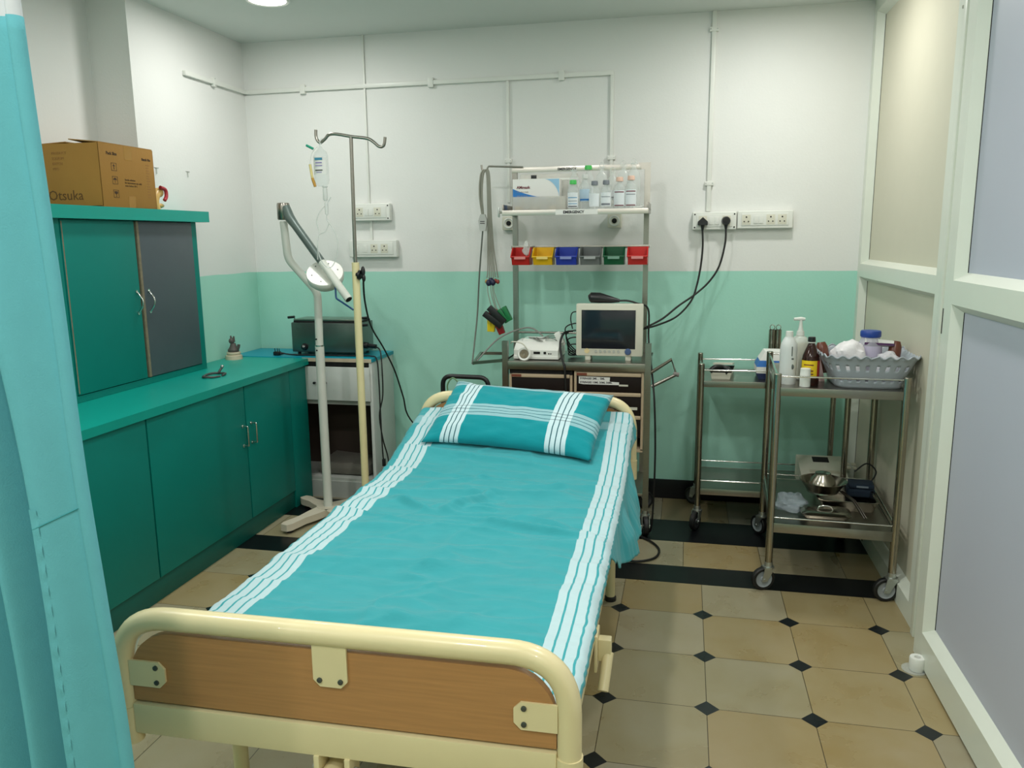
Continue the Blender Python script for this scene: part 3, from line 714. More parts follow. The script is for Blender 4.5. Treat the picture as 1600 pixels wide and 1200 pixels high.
for zz, s in ((.925, 0), (.985, 0)):
    b = MB(); b.sphere(c0+V((-.006, -.0235, zz)), .005, M_blk, 10, (1, .5, 1)); b.build('screw', t)
J = P(443, 330, Y=LY)
b = MB(); b.lathe([(0, -.045), (.029, -.045), (.033, -.04), (.033, .032), (.030, .042), (0, .044)], J, M_ss2, 24); b.build('joint_head', t)
E1 = P(545, 468, Y=.60); S1 = J + V((.046, -.025, -.035))
mid = S1.lerp(E1, .56)
b = MB(); Md = mat('dark_green_grey_enamel', (96, 110, 106), .4, .3)
b.sweep([J+V((.02, -.01, .02)), S1, S1.lerp(E1, .10), mid], [.022, .026, .021, .0205], Md, 16); b.build('upper_arm', t, label='dark grey arm section')
b = MB(); b.sweep([mid, mid.lerp(E1, .03), E1], [.0215, .0195, .0195], M_lampw, 18); ar = b.build('lower_arm', t)
b = MB(); d = (E1-mid).normalized(); b.cyl(E1 - d*.003, E1 + d*.0015, .016, M_dark); b.build('open_end', ar)
HC = P(507.5, 426, Y=.70)
zn = V((.2, -.63, .75)).normalized(); xn = zn.cross(V((0, 0, 1))).normalized(); yn = zn.cross(xn)
MH = Matrix((xn, yn, zn)).transposed().to_4x4()
b = MB(); b.lathe([(0, -.066), (.055, -.066), (.078, -.058), (.092, -.037), (.095, -.006), (.091, .0), (0, .002)], HC, M_lampw, 40, M=MH); hd = b.build('lamp_head', t)
for k in range(6):
    a = k*PI/3+.3; q = HC + xn*.066*math.cos(a) + yn*.066*math.sin(a) + zn*.002
    b = MB(); b.cyl(q, q+zn*.0015, .0032, M_blk, n=8); b.build('screw', hd)
b = MB(); b.sweep([HC + xn*-.0 - zn*.03 + V((.07, 0, -.02)), E1.lerp(mid, .12)], .010, M_lampw, 12); b.build('head_bracket', t)
b = MB(); b.sweep(round_path([P(524, 448, Y=.63), P(525, 466, Y=.62), P(552, 484, Y=.58)], .01, 4), .0045, mat('blue_handle', (20, 70, 120), .4), 10); b.build('handle', t, label='thin blue handle')

# ================================================================== INFUSION STAND
IX, IY = -1.247, .35
t = thing('infusion_stand', 'infusion stand with cream lower tube and steel hook top behind the bed', 'stand', (IX, IY, 0))
c0 = V((IX, IY, 0))
b = MB(); b.cyl(c0+V((0, 0, .06)), c0+V((0, 0, 1.40)), .0172, M_iv, n=20); b.build('pole', t, label='cream painted tube')
b = MB(); b.cyl(c0+V((0, 0, 1.39)), c0+V((.006, 0, 1.948)), .0082, M_ss2, n=16); b.build('rod', t)
T0 = c0+V((.006, 0, 1.948))
b = MB(); hk = [T0+V(q) for q in ((-.166, .0, .038), (-.166, .0, .005), (-.15, 0, -.018), (-.125, 0, -.004), (-.105, 0, .014), (-.07, 0, .016), (0, 0, .003), (.075, 0, -.008), (.105, 0, -.024), (.13, 0, -.044), (.152, 0, -.04), (.16, 0, -.005))]
b.sweep(catmull(hk, 6), .0068, M_ss2, 12); b.build('hook_bar', t)
b = MB(); b.lathe([(0, -.012), (.008, -.012), (.010, -.004), (.022, 0), (.022, .01), (0, .012)], c0+V((.018, -.012, 1.345)), M_blk, 14, M=Matrix.Rotation(R(100), 4, 'Y')); b.sphere(c0+V((.04, -.012, 1.36)), .017, M_blk, 10, (.6, .6, 1.4)); b.sphere(c0+V((.042, -.012, 1.33)), .015, M_blk, 10, (.6, .6, 1.2)); b.build('clamp_knob', t)
for k in range(4):
    a = k*PI/2+.5; d = V((math.cos(a), math.sin(a), 0))
    b = MB(); b.sweep(round_path([c0+V((0, 0, .10)), c0+d*.10+V((0, 0, .07)), c0+d*.24+V((0, 0, .048))], .03, 4), .011, M_iv, 12); lg = b.build('leg', t)
    b = MB(); q = c0+d*.235; b.cyl(q+V((-d.y, d.x, 0))*.008+V((0, 0, .022)), q-V((-d.y, d.x, 0))*.008+V((0, 0, .022)), .022, M_rub, n=18); b.cyl(q+V((0, 0, .022)), q+V((0, 0, .05)), .007, M_zinc, n=10); b.build('caster', lg)

HL = T0+V((-.143, 0, -.022))
t = thing('saline_bottle', 'clear saline bottle with drip tubing hanging from the left stand hook', 'infusion bottle', HL)
c = HL+V((.0, -.012, -.1)); 
b = MB(); b.lathe([(0, -.088), (.018, -.087), (.030, -.075), (.034, -.06), (.034, .045), (.028, .062), (.014, .074), (.006, .085), (.006, .102), (0, .103)], c, M_clear, 20, sy=.62); b.build('bottle', t)
b = MB(); b.sweep([c+V((0.004*math.sin(a), .012*math.cos(a)+.010, .108+.010*math.sin(a))) for a in [k*PI/6 for k in range(13)]], .002, M_white, 6); b.build('hanger', t)
b = MB(); b.grid(lambda i, j: c+V((.0346*math.sin((i-.55)*2.2), -.0346*.62*math.cos((i-.55)*2.2)-.0006, -.035+j*.075)), 10, 1, M_paper)
lb = b.build('bottle_label', t)
b = MB()
for z0, z1, w, mm in ((.026, .036, .02, mat('teal_print', (60, 140, 170), .6)), (.012, .017, .017, mat('violet_print', (150, 140, 190), .6)), (.0, .004, .018, MC['violet_print']), (-.02, -.016, .019, M_inkb), (-.028, -.025, .014, MC['violet_print'])):
    b.box(c.x-w, c.x+w*.8, c.y-.0232, c.y-.0222, c.z+z0, c.z+z1, mm)
b.build('bottle_print', lb)
b = MB(); b.lathe([(0, -.152), (.006, -.152), (.0105, -.146), (.0105, -.100), (.008, -.094), (.012, -.09), (.012, -.085), (0, -.084)], c+V((.012, 0, 0)), M_clear2, 16); b.build('drip_chamber', t)
D0 = c+V((.013, 0, -.152))
b = MB(); b.lathe([(.006, 0), (.009, -.006), (.0075, -.055), (0, -.056)], D0+V((.002, 0, -.004)), M_clear2, 14); b.build('flow_regulator', t)
tub = [D0+V(q) for q in ((.002, 0, -.055), (.002, 0, -.085), (.028, -.01, -.115), (.052, -.01, -.17), (.046, -.01, -.235), (.02, -.01, -.29), (-.012, -.01, -.29), (-.038, -.01, -.25), (-.046, -.01, -.19), (-.04, 0, -.14), (-.05, 0, -.09), (-.03, 0, -.045), (.0, .012, -.01), (.02, .012, .018))]
b = MB(); b.sweep(catmull(tub, 6), .0022, M_clear2, 8); b.build('drip_tube', t)
b = MB(); b.sweep(catmull([D0+V(q) for q in ((.01, 0, -.10), (-.01, 0, -.135), (-.04, 0, -.15), (-.052, 0, -.2), (-.055, 0, -.26))], 6), .002, M_clear2, 8); b.build('drip_tube', t)
b = MB(); b.cyl(c+V((-.03, -.01, .076)), c+V((-.062, -.01, .092)), .0055, mat('green_cap', (30, 160, 130), .4), n=12); b.build('cap', t, label='green cap')
b = MB(); b.cyl(c+V((-.052, -.005, .01)), c+V((-.044, -.005, -.05)), .006, mat('pale_yellow_plastic', (232, 214, 140), .3, alpha=.75), n=12); b.cyl(c+V((-.044, -.005, -.05)), c+V((-.032, -.005, -.088)), .0065, mat('amber_plastic', (190, 140, 40), .3), n=12); b.build('needle_port', t, label='yellow needle port')
b = MB(); b.sweep(catmull([c+V((-.01, -.006, .085)), c+V((-.04, -.006, .055)), c+V((-.052, -.005, .01))], 5), .0016, M_clear2, 6); b.build('port_tube', t)

# ================================================================== WALL ELECTRICS
def socket_hole(b, x, z, s=1., y=YB-.0455):
    for dx, dz, r in ((0, .014, .0042), (-.011, -.009, .0034), (.011, -.009, .0034)):
        b.cyl((x+dx*s, y+.002, z+dz*s), (x+dx*s, y-.0008, z+dz*s), r*s, M_dark, n=10)
def board(name_label, x0, x1, z0, z1, items, screws=True, lip=0.):
    t = thing('socket_board', name_label, 'socket', ((x0+x1)/2, YB, (z0+z1)/2))
    b = MB(); b.box(x0, x1, YB-.042, YB-.001, z0, z1, M_white, .006, seg=3); b.build('back_box', t)
    fx0, fx1 = x0+.022+lip*0, x1-.022
    b = MB(); b.box(fx0, fx1, YB-.0455, YB-.041, z0+.016, z1-.014, M_white, .002); b.build('face_plate', t)
    zc = (z0+z1)/2
    for it in items:
        k, x = it[:2]
        if k == 's':
            b = MB(); b.box(x-.022, x+.022, YB-.0462, YB-.0452, zc-.026, zc+.026, M_offw, .0005); so_ = b.build('socket_outlet', t)
            b = MB(); socket_hole(b, x, zc, 1., YB-.0462); b.build('pin_holes', so_)
        else:
            b = MB(); b.box(x-.011, x+.011, YB-.0485, YB-.045, zc-.02, zc+.02, M_white, .001); b.build('rocker_switch', t)
    if screws:
        for x in (x0+.012, x1-.012):
            for z in (z0+.013, z1-.013):
                b = MB(); b.cyl((x, YB-.042, z), (x, YB-.0432, z), .0042, M_dark, n=10); b.build('screw', t)
    return t
xw = lambda px, py=345: P(px, py, Y=YB-.04).x
zw = lambda px, py: P(px, py, Y=YB-.04).z
board('white socket board beside the infusion pole, upper of two', xw(549, 330), xw(609, 330), zw(580, 345), zw(580, 318), [('s', xw(562, 330)), ('w', xw(573, 330)), ('w', xw(580, 330)), ('s', xw(590, 330))])
board('white socket board beside the infusion pole, lower of two', xw(546, 388), xw(620, 388), zw(590, 402), zw(590, 375), [('w', xw(558, 388)), ('w', xw(571, 388)), ('s', xw(585, 388)), ('s', xw(601, 388))], False)
board('white socket board with two black plugs in it', xw(1082), xw(1151), zw(1115, 359), zw(1115, 331), [('s', xw(1098)), ('w', xw(1111)), ('w', xw(1120)), ('s', xw(1135))])
board('white socket board with empty sockets right of the plugged one', xw(1152), xw(1239), zw(1195, 357), zw(1195, 329), [('s', xw(1166)), ('w', xw(1181)), ('w', xw(1189)), ('s', xw(1204)), ('s', xw(1222))], False)
def conduit(label, pts, w=.016, d=.014, clips=(), left=False, group='white cable conduits'):
    t = thing('cable_conduit', label, 'conduit', pts[0], 0, group)
    for a, c in zip(pts, pts[1:]):
        a, c = V(a), V(c); lo = V((min(a.x, c.x), min(a.y, c.y), min(a.z, c.z))); hi = V((max(a.x, c.x), max(a.y, c.y), max(a.z, c.z)))
        b = MB()
        if left and abs(a.x-XL) < .03 and abs(c.x-XL) < .03: b.box(XL+.0005, XL+d, lo.y, hi.y, lo.z-w/2, hi.z+w/2, M_white, .002)
        elif abs(a.x-c.x) < 1e-4: b.box(lo.x-w/2, hi.x+w/2, YB-d, YB-.0005, lo.z, hi.z, M_white, .003)
        else: b.box(lo.x, hi.x, YB-d, YB-.0005, lo.z-w/2, hi.z+w/2, M_white, .003)
        b.build('channel', t)
    for (x, y, z, o) in clips:
        b = MB()
        if o == 'l': b.box(XL+.0005, XL+d+.003, y-.011, y+.011, z-w/2-.012, z+w/2+.012, M_white, .001)
        elif o == 'h': b.box(x-.011, x+.011, YB-d-.003, YB-.0005, z-w/2-.012, z+w/2+.012, M_white, .001)
        else: b.box(x-w/2-.012, x+w/2+.012, YB-d-.003, YB-.0005, z-.011, z+.011, M_white, .001)
        cl = b.build('saddle', t)
        for s in (-1, 1):
            b = MB()
            if o == 'l': b.cyl((XL+d+.002, y, z+s*(w/2+.006)), (XL+d+.005, y, z+s*(w/2+.006)), .003, M_zinc, n=8)
            elif o == 'h': b.cyl((x, YB-d-.002, z+s*(w/2+.006)), (x, YB-d-.005, z+s*(w/2+.006)), .003, M_zinc, n=8)
            else: b.cyl((x+s*(w/2+.006), YB-d-.002, z), (x+s*(w/2+.006), YB-d-.005, z), .003, M_zinc, n=8)
            b.build('screw', cl)
    return t
zt_ = 2.372
conduit('white trunking running along the top of the back wall round the corner', [(XL+.006, .853, zt_), (XL+.006, YB, zt_)], .024, .02, [(0, 1.12, zt_, 'l')], True)
tk = [o for o in bpy.data.objects if o.name == 'cable_conduit'][0]
b = MB(); b.box(XL, -.185, YB-.018, YB-.0005, zt_-.012, zt_+.012, M_white, .003); b.build('channel', tk)
for px in (474, 674, 878):
    x = P(px, 130, Y=YB).x; b = MB(); b.box(x-.016, x+.016, YB-.022, YB-.0005, zt_-.026, zt_+.026, M_white, .002); b.build('saddle', tk)
conduit('white vertical conduit dropping behind the left end of the steel rack shelf', [(-.772, 0, zt_-.012), (-.772, 0, 1.70)], .016, .014, [(-.772, 0, 1.93, 'v')])
conduit('white vertical conduit dropping behind the bottles on the rack', [(-.193, 0, zt_+.010), (-.193, 0, 1.68)], .018, .016, [(-.193, 0, 1.93, 'v'), (-.193, 0, 2.02, 'v')] [:1])
conduit('white vertical conduit from ceiling to the left pair of socket boards', [(-1.618, 0, H), (-1.60, 0, 1.72)][:1] + [(-1.618, 0, 1.705)], .012, .012, [])
conduit('short white conduit joining the left pair of socket boards', [(-1.612, 0, 1.612), (-1.612, 0, 1.50)], .016, .012, [])
conduit('white vertical conduit from ceiling to the board with black plugs', [(.333, 0, H), (.333, 0, 1.632)], .022, .018, [(.333, 0, 2.56, 'v'), (.333, 0, 1.78, 'v')])
# round gas outlets behind the rack
for px, py, lab in ((795, 349, 'square white outlet with black round port left of the rack post'), (960, 345, 'square white outlet with black round port under the bottle shelf')):
    q = P(px, py, Y=YB-.04)
    t = thing('wall_outlet', lab, 'outlet', (q.x, YB, q.z), 0, 'round port outlets')
    b = MB(); b.box(q.x-.038, q.x+.038, YB-.045, YB-.001, q.z-.038, q.z+.038, M_offw, .006); b.build('back_box', t)
    b = MB(); b.lathe([(.030, 0), (.030, .004), (.026, .006), (.020, .002), (.020, 0)], (q.x, YB-.045, q.z), M_white, 24, M=Matrix.Rotation(R(90), 4, 'X')); b.build('ring', t)
    b = MB(); b.cyl((q.x, YB-.043, q.z), (q.x, YB-.0465, q.z), .014, M_dark); b.build('port', t)
# two little wall hooks above the cupboard
for px, py in ((243, 262), (292, 268)):
    q = P(px, py, X=XL)
    b = MB(); b.cyl((XL, q.y-.012, q.z), (XL+.004, q.y+.018, q.z), .0018, M_zinc, n=8); b.cyl((XL+.004, q.y, q.z), (XL+.005, q.y, q.z-.03), .0018, M_zinc, n=8)
    single(b, 'wall_hook', 'small wire wall hook on the white wall, '+('nearer the brown carton' if px < 260 else 'nearer the room corner'), 'hook', (XL, q.y, q.z), 'wire wall hooks')
q = P(1372, 68, Y=YB)
b = MB(); b.lathe([(0, .004), (.004, .003), (.006, 0)], (q.x, YB, q.z), M_dark, 12, M=Matrix.Rotation(R(90), 4, 'X')); single(b, 'wall_plug', 'tiny dark screw plug high on the back wall by the partition', 'screw', (q.x, YB, q.z))
# black plugs and their cables
def plug(label, px, py, pts, kind):
    q = P(px, py, Y=YB-.05)
    t = thing('plug_cable', label, 'cable', q, 0, 'black cables into the socket board')
    b = MB()
    if kind == 'round': b.cyl((q.x, YB-.047, q.z), (q.x, YB-.075, q.z), .024, M_blk, r2=.020, n=24); b.cyl((q.x, YB-.075, q.z), (q.x, YB-.079, q.z), .012, M_rub, n=18)
    else: b.prism([(q.x-.026, YB-.047, q.z-.016), (q.x+.026, YB-.047, q.z-.016), (q.x+.026, YB-.047, q.z+.002), (q.x, YB-.047, q.z+.026), (q.x-.026, YB-.047, q.z+.002)], (0, -.032, 0), M_blk)
    b.sweep([(q.x, YB-.062, q.z-.016), (q.x, YB-.062, q.z-.05)], [.011, .005], M_blk, 12); b.build('plug', t)
    b = MB(); b.sweep(catmull([V((q.x, YB-.062, q.z-.045))] + [V(p) for p in pts], 8), .0052, M_rub, 8); b.build('cord', t)
yc = 1.38
plug('black cable from the left plug looping down to the monitor', 1098, 347, [P(1098, 385, Y=yc+.01), P(1095, 415, Y=yc), P(1089, 445, Y=yc-.02), P(1080, 470, Y=yc-.06), P(1058, 494, Y=1.22), P(1030, 507, Y=1.12), P(1005, 514, Y=1.02)], 'tri')
plug('black cable from the right plug looping down to the monitor', 1134.5, 345, [P(1133, 380, Y=yc), P(1124, 415, Y=yc-.01), P(1108, 440, Y=yc-.03), P(1086, 460, Y=yc-.08), P(1060, 478, Y=1.20), P(1035, 498, Y=1.10), P(1008, 512, Y=1.0)], 'round')
# long lead from the wall down behind the bed, left
q = P(568, 428, Y=IY+.0)
b = MB(); b.sweep(catmull([V((IX+.035, IY, 1.335)), P(570, 470, Y=.55), P(580, 510, Y=.8), P(600, 545, Y=1.0), P(617, 580, Y=1.15), P(630, 620, Y=1.25), P(641, 655, Y=1.30), V((-1.16, 1.32, .22)), V((-1.17, 1.30, .008))], 8), .0046, M_rub, 8)
single(b, 'hanging_cable', 'thin black cable sagging from the infusion stand knob behind the bed', 'cable', (-1.17, 1.30, 0))

# ================================================================== EMERGENCY CART WITH RACK
FY, RY = .86, 1.25                      # front and rear post planes
FXL, FXR, RXL, RXR = -.668, .055, -.692, .014
WT = .884
t = cart = thing('emergency_cart', 'stainless emergency cart with drawers and a tall rear rack against the wall', 'cart', (-.31, 1.06, 0))
def sq(a, c, h, m): return MB().sweep([a, c], h, m, sq=True)
for x in (FXL, FXR): sq((x, FY, .125), (x, FY, .985), .0145, M_ss2).build('front_post', t)
for x in (RXL, RXR): sq((x, RY, .125), (x, RY, 1.872), .0135, M_ss2).build('rear_post', t)
def caster(x, y, parent, r=.05, ang=0., hub=None, ztop=.125):
    """swivel caster: fork part with its wheel as a sub-part"""
    d = V((math.cos(ang), math.sin(ang), 0)); p = V((-d.y, d.x, 0)); c = V((x, y, 0)) + d*.022 + V((0, 0, r))
    b = MB(); b.cyl((x, y, ztop-.022), (x, y, ztop), .017, M_zinc, n=18); b.cyl((x, y, ztop-.028), (x, y, ztop-.020), .024, M_zinc, n=20)
    for s in (-1, 1):
        o = p*s*.017; th = p*s*.003
        b.prism([V((x, y, ztop-.024))-d*.022+o, V((x, y, ztop-.024))+d*.024+o, c+d*.012+o-V((0, 0, .008)), c-d*.010+o-V((0, 0, .008))], th, M_zinc)
    b.cyl(c-p*.024, c+p*.024, .006, M_zinc, n=10)
    k = b.build('caster', parent)
    Mx = Matrix((d, V((0, 0, 1)), p)).transposed().to_4x4()
    b = MB(); b.lathe([(r*.72, -.012), (r-.004, -.0125), (r, -.008), (r, .008), (r-.004, .0125), (r*.72, .012)], c, M_rub, 30, M=Mx)
    b.lathe([(0, -.013), (.012, -.013), (.014, -.008), (r*.6, -.007), (r*.74, -.012), (r*.74, .012), (r*.6, .007), (.014, .008), (.012, .013), (0, .013)], c, hub or mat('grey_wheel_hub', (150, 156, 160), .45), 30, M=Mx)
    b.build('wheel', k)
for x, y, a in ((FXL, FY, 4.2), (FXR, FY, 4.9), (RXL, RY, 2.0), (RXR, RY, .4)): caster(x, y, t, .05, a, mat('dark_wheel_hub', (54, 56, 58), .5))
b = MB(); b.box(FXL-.01, FXR+.01, FY-.012, RY+.012, WT-.006, WT, M_ss2); b.box(FXL+.014, FXR-.014, FY-.014, FY-.002, WT-.042, WT, M_ss2, .003); b.box(FXL+.014, FXR-.014, RY+.002, RY+.014, WT-.042, WT, M_ss2, .003)
for x in (FXL, FXR): b.box(x-.006, x+.006, FY+.01, RY-.01, WT-.042, WT, M_ss2)
b.build('worktop', t)
b = MB(); b.box(FXL, FXR, FY-.005, RY, .20, .215, M_ss2, .003); b.build('base_shelf', t)
b = MB(); b.sweep([(RXL, RY, .985), (RXR, RY, .985)], .006, M_ss2, 10); b.build('back_rail', t)
# drawer units
for nm, x0, x1, zs in (('left', -.648, -.322, [(.807, .693), (.668, .575), (.55, .46)]), ('right', -.312, .036, [(.822, .737), (.722, .62), (.606, .505)])):
    b = MB(); top = .815 if nm == 'left' else .838
    b.box(x0, x0+.012, FY-.002, RY-.04, .44, top, M_beige); b.box(x1-.012, x1, FY-.002, RY-.04, .44, top, M_beige); b.box(x0, x1, FY+.01, RY-.04, top-.006, top, M_beige); b.box(x0, x1, RY-.05, RY-.04, .44, top, M_beige); b.box(x0, x1, FY-.002, RY-.04, .43, .445, M_beige)
    u = b.build('drawer_unit', t)
    for k, (z1, z0) in enumerate(zs):
        b = MB(); b.box(x0+.013, x1-.013, FY-.004, FY+.012, z0, z1-.006, M_brown, .002); b.box(x0+.013, x1-.013, FY-.012, FY+.006, z1-.006, z1+.012, M_beige, .004)
        b.box(x0+.02, x1-.02, FY+.012, RY-.06, z0+.01, z0+.02, M_brown)
        b.build('drawer', u)
        if nm == 'left' or k > 0:
            b = MB(); b.box(x1-.10, x1-.03, FY-.0055, FY-.0035, z0+.028, z0+.042, M_offw); b.build('label_holder', u)
    b = MB(); b.box(x0+.014, x0+.065, FY-.0135, FY-.011, zs[0][0]-.003, zs[0][0]+.010, mat('rust_tab', (120, 62, 44), .5)); b.build('maker_tab', u)
b = MB(); b.box(-.648, -.322, FY+.004, RY-.05, .818, .838, M_dark); b.build('upper_gap', t)
lx, lz = P(908, 588, Y=FY-.006).x, P(908, 588, Y=FY-.006).z
b = MB(); b.prism([(lx-.012, FY-.0045, lz+.001), (lx+.145, FY-.0045, lz-.002), (lx+.143, FY-.0045, lz-.024), (lx+.19, FY-.0045, lz-.026), (lx+.19, FY-.0045, lz-.040), (lx+.01, FY-.0045, lz-.040), (lx-.012, FY-.0045, lz-.036)], (0, -.0008, 0), M_paper); b.build('paper_label', t)
b = MB(); b.box(lx+.19, lx+.235, FY-.0055, FY-.0045, lz-.046, lz-.037, M_offw); b.build('label_holder', t)
text(t, 'lettering', 'SYRINGES 2ML ,  5ML', (lx-.006, FY-.0055, lz-.0145), X0, Zv, .0135, M_inkb, bold=.0004)
text(t, 'lettering', 'SYRINGES 10ML 20ML 50ML', (lx-.006, FY-.0055, lz-.034), X0, Zv, .0135, M_inkb, bold=.0004)
# folding side brackets
def ubar(pts, nm, h=.008):
    MB().sweep(pts, h, M_ss2, sq=True, flat=1).build(nm, t)
ubar([P(785, 563, Y=FY+.0), P(741, 567, Y=FY+.02), P(752, 552, Y=FY+.26), P(788, 552, Y=FY+.3)], 'side_bracket')
b = MB(); b.sweep([(FXR+.012, FY+.02, .835), P(1049, 562, Y=.96), P(1057, 585, Y=.90), P(1018, 604, Y=.87)], .009, M_ss2, 10); b.build('side_bracket', t)
b = MB(); b.sweep([P(1052, 584, Y=.90), P(1061, 586, Y=.90)], .011, mat('grey_grip', (112, 108, 104), .5), 12); b.build('bracket_end', t)
# rack: shelf, frame, bin rail, hook arm
SZ = 1.640; SY0 = .98
b = MB(); b.box(RXL-.012, RXR+.022, SY0, RY+.016, SZ-.003, SZ, M_ss2); b.box(RXL-.012, RXR+.022, SY0-.003, SY0+.006, SZ-.026, SZ+.001, mat('bright_steel', (214, 208, 200), .3, .7), .002)
b.box(RXL-.012, RXL-.004, SY0, RY, SZ-.022, SZ+.03, M_ss2, .002); b.box(RXR+.014, RXR+.022, SY0, RY, SZ-.022, SZ+.03, M_ss2, .002)
b.build('rack_shelf', t)
b = MB(); b.cyl((RXL-.012, SY0+.02, SZ-.008), (RXL-.028, SY0+.02, SZ-.008), .006, M_chrome, n=10); b.obox((RXL-.033, SY0+.02, SZ-.008), (.010, .012, .05), M_zinc, b=.004); b.build('clamp_screw', t)
b = MB(); b.box(RXL-.014, RXR+.014, RY-.017, RY-.013, 1.846, 1.874, MC['bright_steel'], .002); b.build('top_bar', t)
b = MB(); b.prism([(RXR-.012, RY-.0195, SZ+.001), (RXR+.018, RY-.0195, SZ+.001), (RXR+.018, RY-.0195, 1.880), (RXR-.045, RY-.0195, 1.880), (RXR-.030, RY-.0195, 1.846), (RXR-.012, RY-.0195, 1.846)], (0, .0022, 0), MC['bright_steel']); b.build('end_plate', t)
b = MB(); b.sweep(round_path([(RXL+.05, RY-.02, 1.874), (-.835, RY-.02, 1.884), (-.845, RY-.02, 1.858), (-.868, RY-.02, 1.862), (-.872, RY-.02, 1.892)], .008, 4), .005, M_ss2, 10); b.build('hook_arm', t)
b = MB(); b.box(P(868, 326, Y=SY0).x, P(934, 326, Y=SY0).x, SY0-.0042, SY0-.0034, SZ-.0255, SZ+.0005, M_paper); b.build('paper_label', t)
ex = P(880, 326, Y=SY0).x
text(t, 'lettering', 'EMERGENCY', (ex, SY0-.0047, SZ-.019), X0, Zv, .0185, M_inkb, bold=.0007)
text(t, 'lettering', 'EMERGENCY', (P(872, 266, Y=RY).x, RY-.0178, 1.853), X0, Zv, .0175, M_inkb, bold=.0006)
BZ = 1.455
b = MB(); b.box(RXL-.02, RXR+.02, RY-.021, RY-.0145, BZ-.012, BZ+.004, M_ss2, .002); b.build('bin_rail', t)

# six coloured bins hung on the rail
bx = [P(q, 395, Y=1.18).x for q in (799.5, 832.5, 868, 905.5, 942, 979, 1015)]
by1 = RY-.0215
blab = ['red storage bin at the left end of the rack rail', 'yellow storage bin on the rack rail', 'blue storage bin on the rack rail', 'grey storage bin on the rack rail', 'dark green storage bin on the rack rail', 'red storage bin at the right end of the rack rail']
for k, cn in enumerate(('red', 'yellow', 'blue', 'grey', 'green', 'red')):
    x0, x1 = bx[k]+.004, bx[k+1]-.004; z0, z1 = BZ-.096, BZ-.004; D = .11
    mm = mat('bin_'+cn, COLS[cn], .38, var=.03)
    t = thing('storage_bin', blab[k], 'bin', ((x0+x1)/2, by1, z0), 0, 'coloured bins on the rack rail')
    w = .0022; zf = z0+.045; yf0 = by1-D; ymid = by1-.06
    b = MB(); xi0, xi1 = x0+.006, x1-.006
    b.box(xi0, xi1, by1-w, by1, z0, z1, mm); b.prism([(xi0, by1, z0), (xi1, by1, z0), (xi1, yf0+.022, z0), (xi0, yf0+.022, z0)], (0, 0, w), mm)
    for xx in (xi0, xi1-w): b.prism([(xx, by1, z0), (xx, by1, z1), (xx, ymid, z1), (xx, yf0, zf), (xx, yf0+.022, z0)], (w, 0, 0), mm)
    b.prism([(xi0, yf0+.022, z0), (xi1, yf0+.022, z0), (xi1, yf0, zf), (xi0, yf0, zf)], (0, w, 0), mm)
    for xx in (xi0-.004, xi1-.001):                             # rolled rims on the cheeks
        b.prism([(xx, by1, z1), (xx, ymid, z1), (xx, yf0-.003, zf), (xx, yf0-.003, zf-.006), (xx, ymid, z1-.007), (xx, by1, z1-.007)], (.005, 0, 0), mm)
    b.box(xi0-.003, xi1+.003, yf0-.006, yf0+.002, zf-.005, zf+.003, mm, .0015); b.build('tray', t)
    b = MB(); b.box((x0+x1)/2-.030, (x0+x1)/2+.030, yf0-.0075, yf0-.0058, zf-.014, zf-.0005, mat('bin_label_'+cn, tuple(min(255, int(c*.5+120)) for c in COLS[cn]), .6)); b.build('label_strip', t)
# crinkled clear wrapper poking out of the left red bin
q = P(823, 385, Y=1.17)
b = MB()
def wrap(i, j):
    a = i*2*PI; h = j; r = .021*(math.sin(PI*min(1, h*1.02))**.6)*(1+.35*math.cos(2*a)*math.sin(h*PI*2))
    r *= .72 if .42 < h < .56 else 1
    n_ = noise.noise(V((math.cos(a)*2, math.sin(a)*2, h*5)))*.005
    return V((q.x+(r+n_)*math.cos(a), 1.165+(r*.5+n_)*math.sin(a), q.z-.05+.085*h))
b.grid(wrap, 24, 18, M_clear2, closed_u=True)
single(b, 'plastic_wrapper', 'crinkled clear plastic wrapper sticking out of the left red bin', 'wrapper', (q.x, 1.165, q.z-.05))

# things on the rack shelf
t = thing('mask_box', 'white carton with a blue wave on the rack shelf', 'box', (-.56, 1.17, SZ))
mx0, mx1 = P(801, 295, Y=1.12).x, P(874, 295, Y=1.12).x; mz0, mz1 = SZ+.001, P(835, 279.5, Y=1.12).z
b = MB(); b.box(mx0, mx1, 1.12, 1.215, mz0, mz1, M_paper, .0015); b.build('carton', t)
def wave(f, n=20): return [f(k/n) for k in range(n+1)]
W = mx1-mx0; Hh = mz1-mz0
b = MB(); b.prism([(mx0+.001, 1.1198, mz0+.001)] + [(mx0+.001+(W-.002)*u, 1.1198, mz0+Hh*(.36+.34*(1-u)**2.0+.05*u*u)) for u in [k/20 for k in range(21)]] + [(mx1-.001, 1.1198, mz0+.001)], (0, -.0006, 0), M_blue); b.build('blue_wave', t)
b = MB(); b.prism([(mx1-.001, 1.1198, mz1-.002)] + [(mx1-.075*(1-u)**1.5-.001-.0, 1.1198, mz1-.002-(Hh*.55)*u**1.6) for u in [k/8 for k in range(9)]], (0, -.0005, 0), M_bluel); b.build('pale_wave', t)
text(t, 'lettering', 'AMmask', (mx0+.022, 1.1193, mz0+Hh*.70), X0, Zv, .02, mat('dark_red_print', (120, 50, 60), .7), bold=.0006)
for k, s in enumerate(('3 ply face mask', 'with ear loops', '50 pcs')): text(t, 'lettering', s, (mx0+.022, 1.1193, mz0+Hh*(.58-.12*k)), X0, Zv, .010, mat('grey_print', (150, 140, 130), .7))
t = thing('lidded_container', 'translucent lidded container behind the white and blue carton', 'container', (-.6, 1.225, SZ))
cx0, cx1 = mx0+.02, mx0+.33
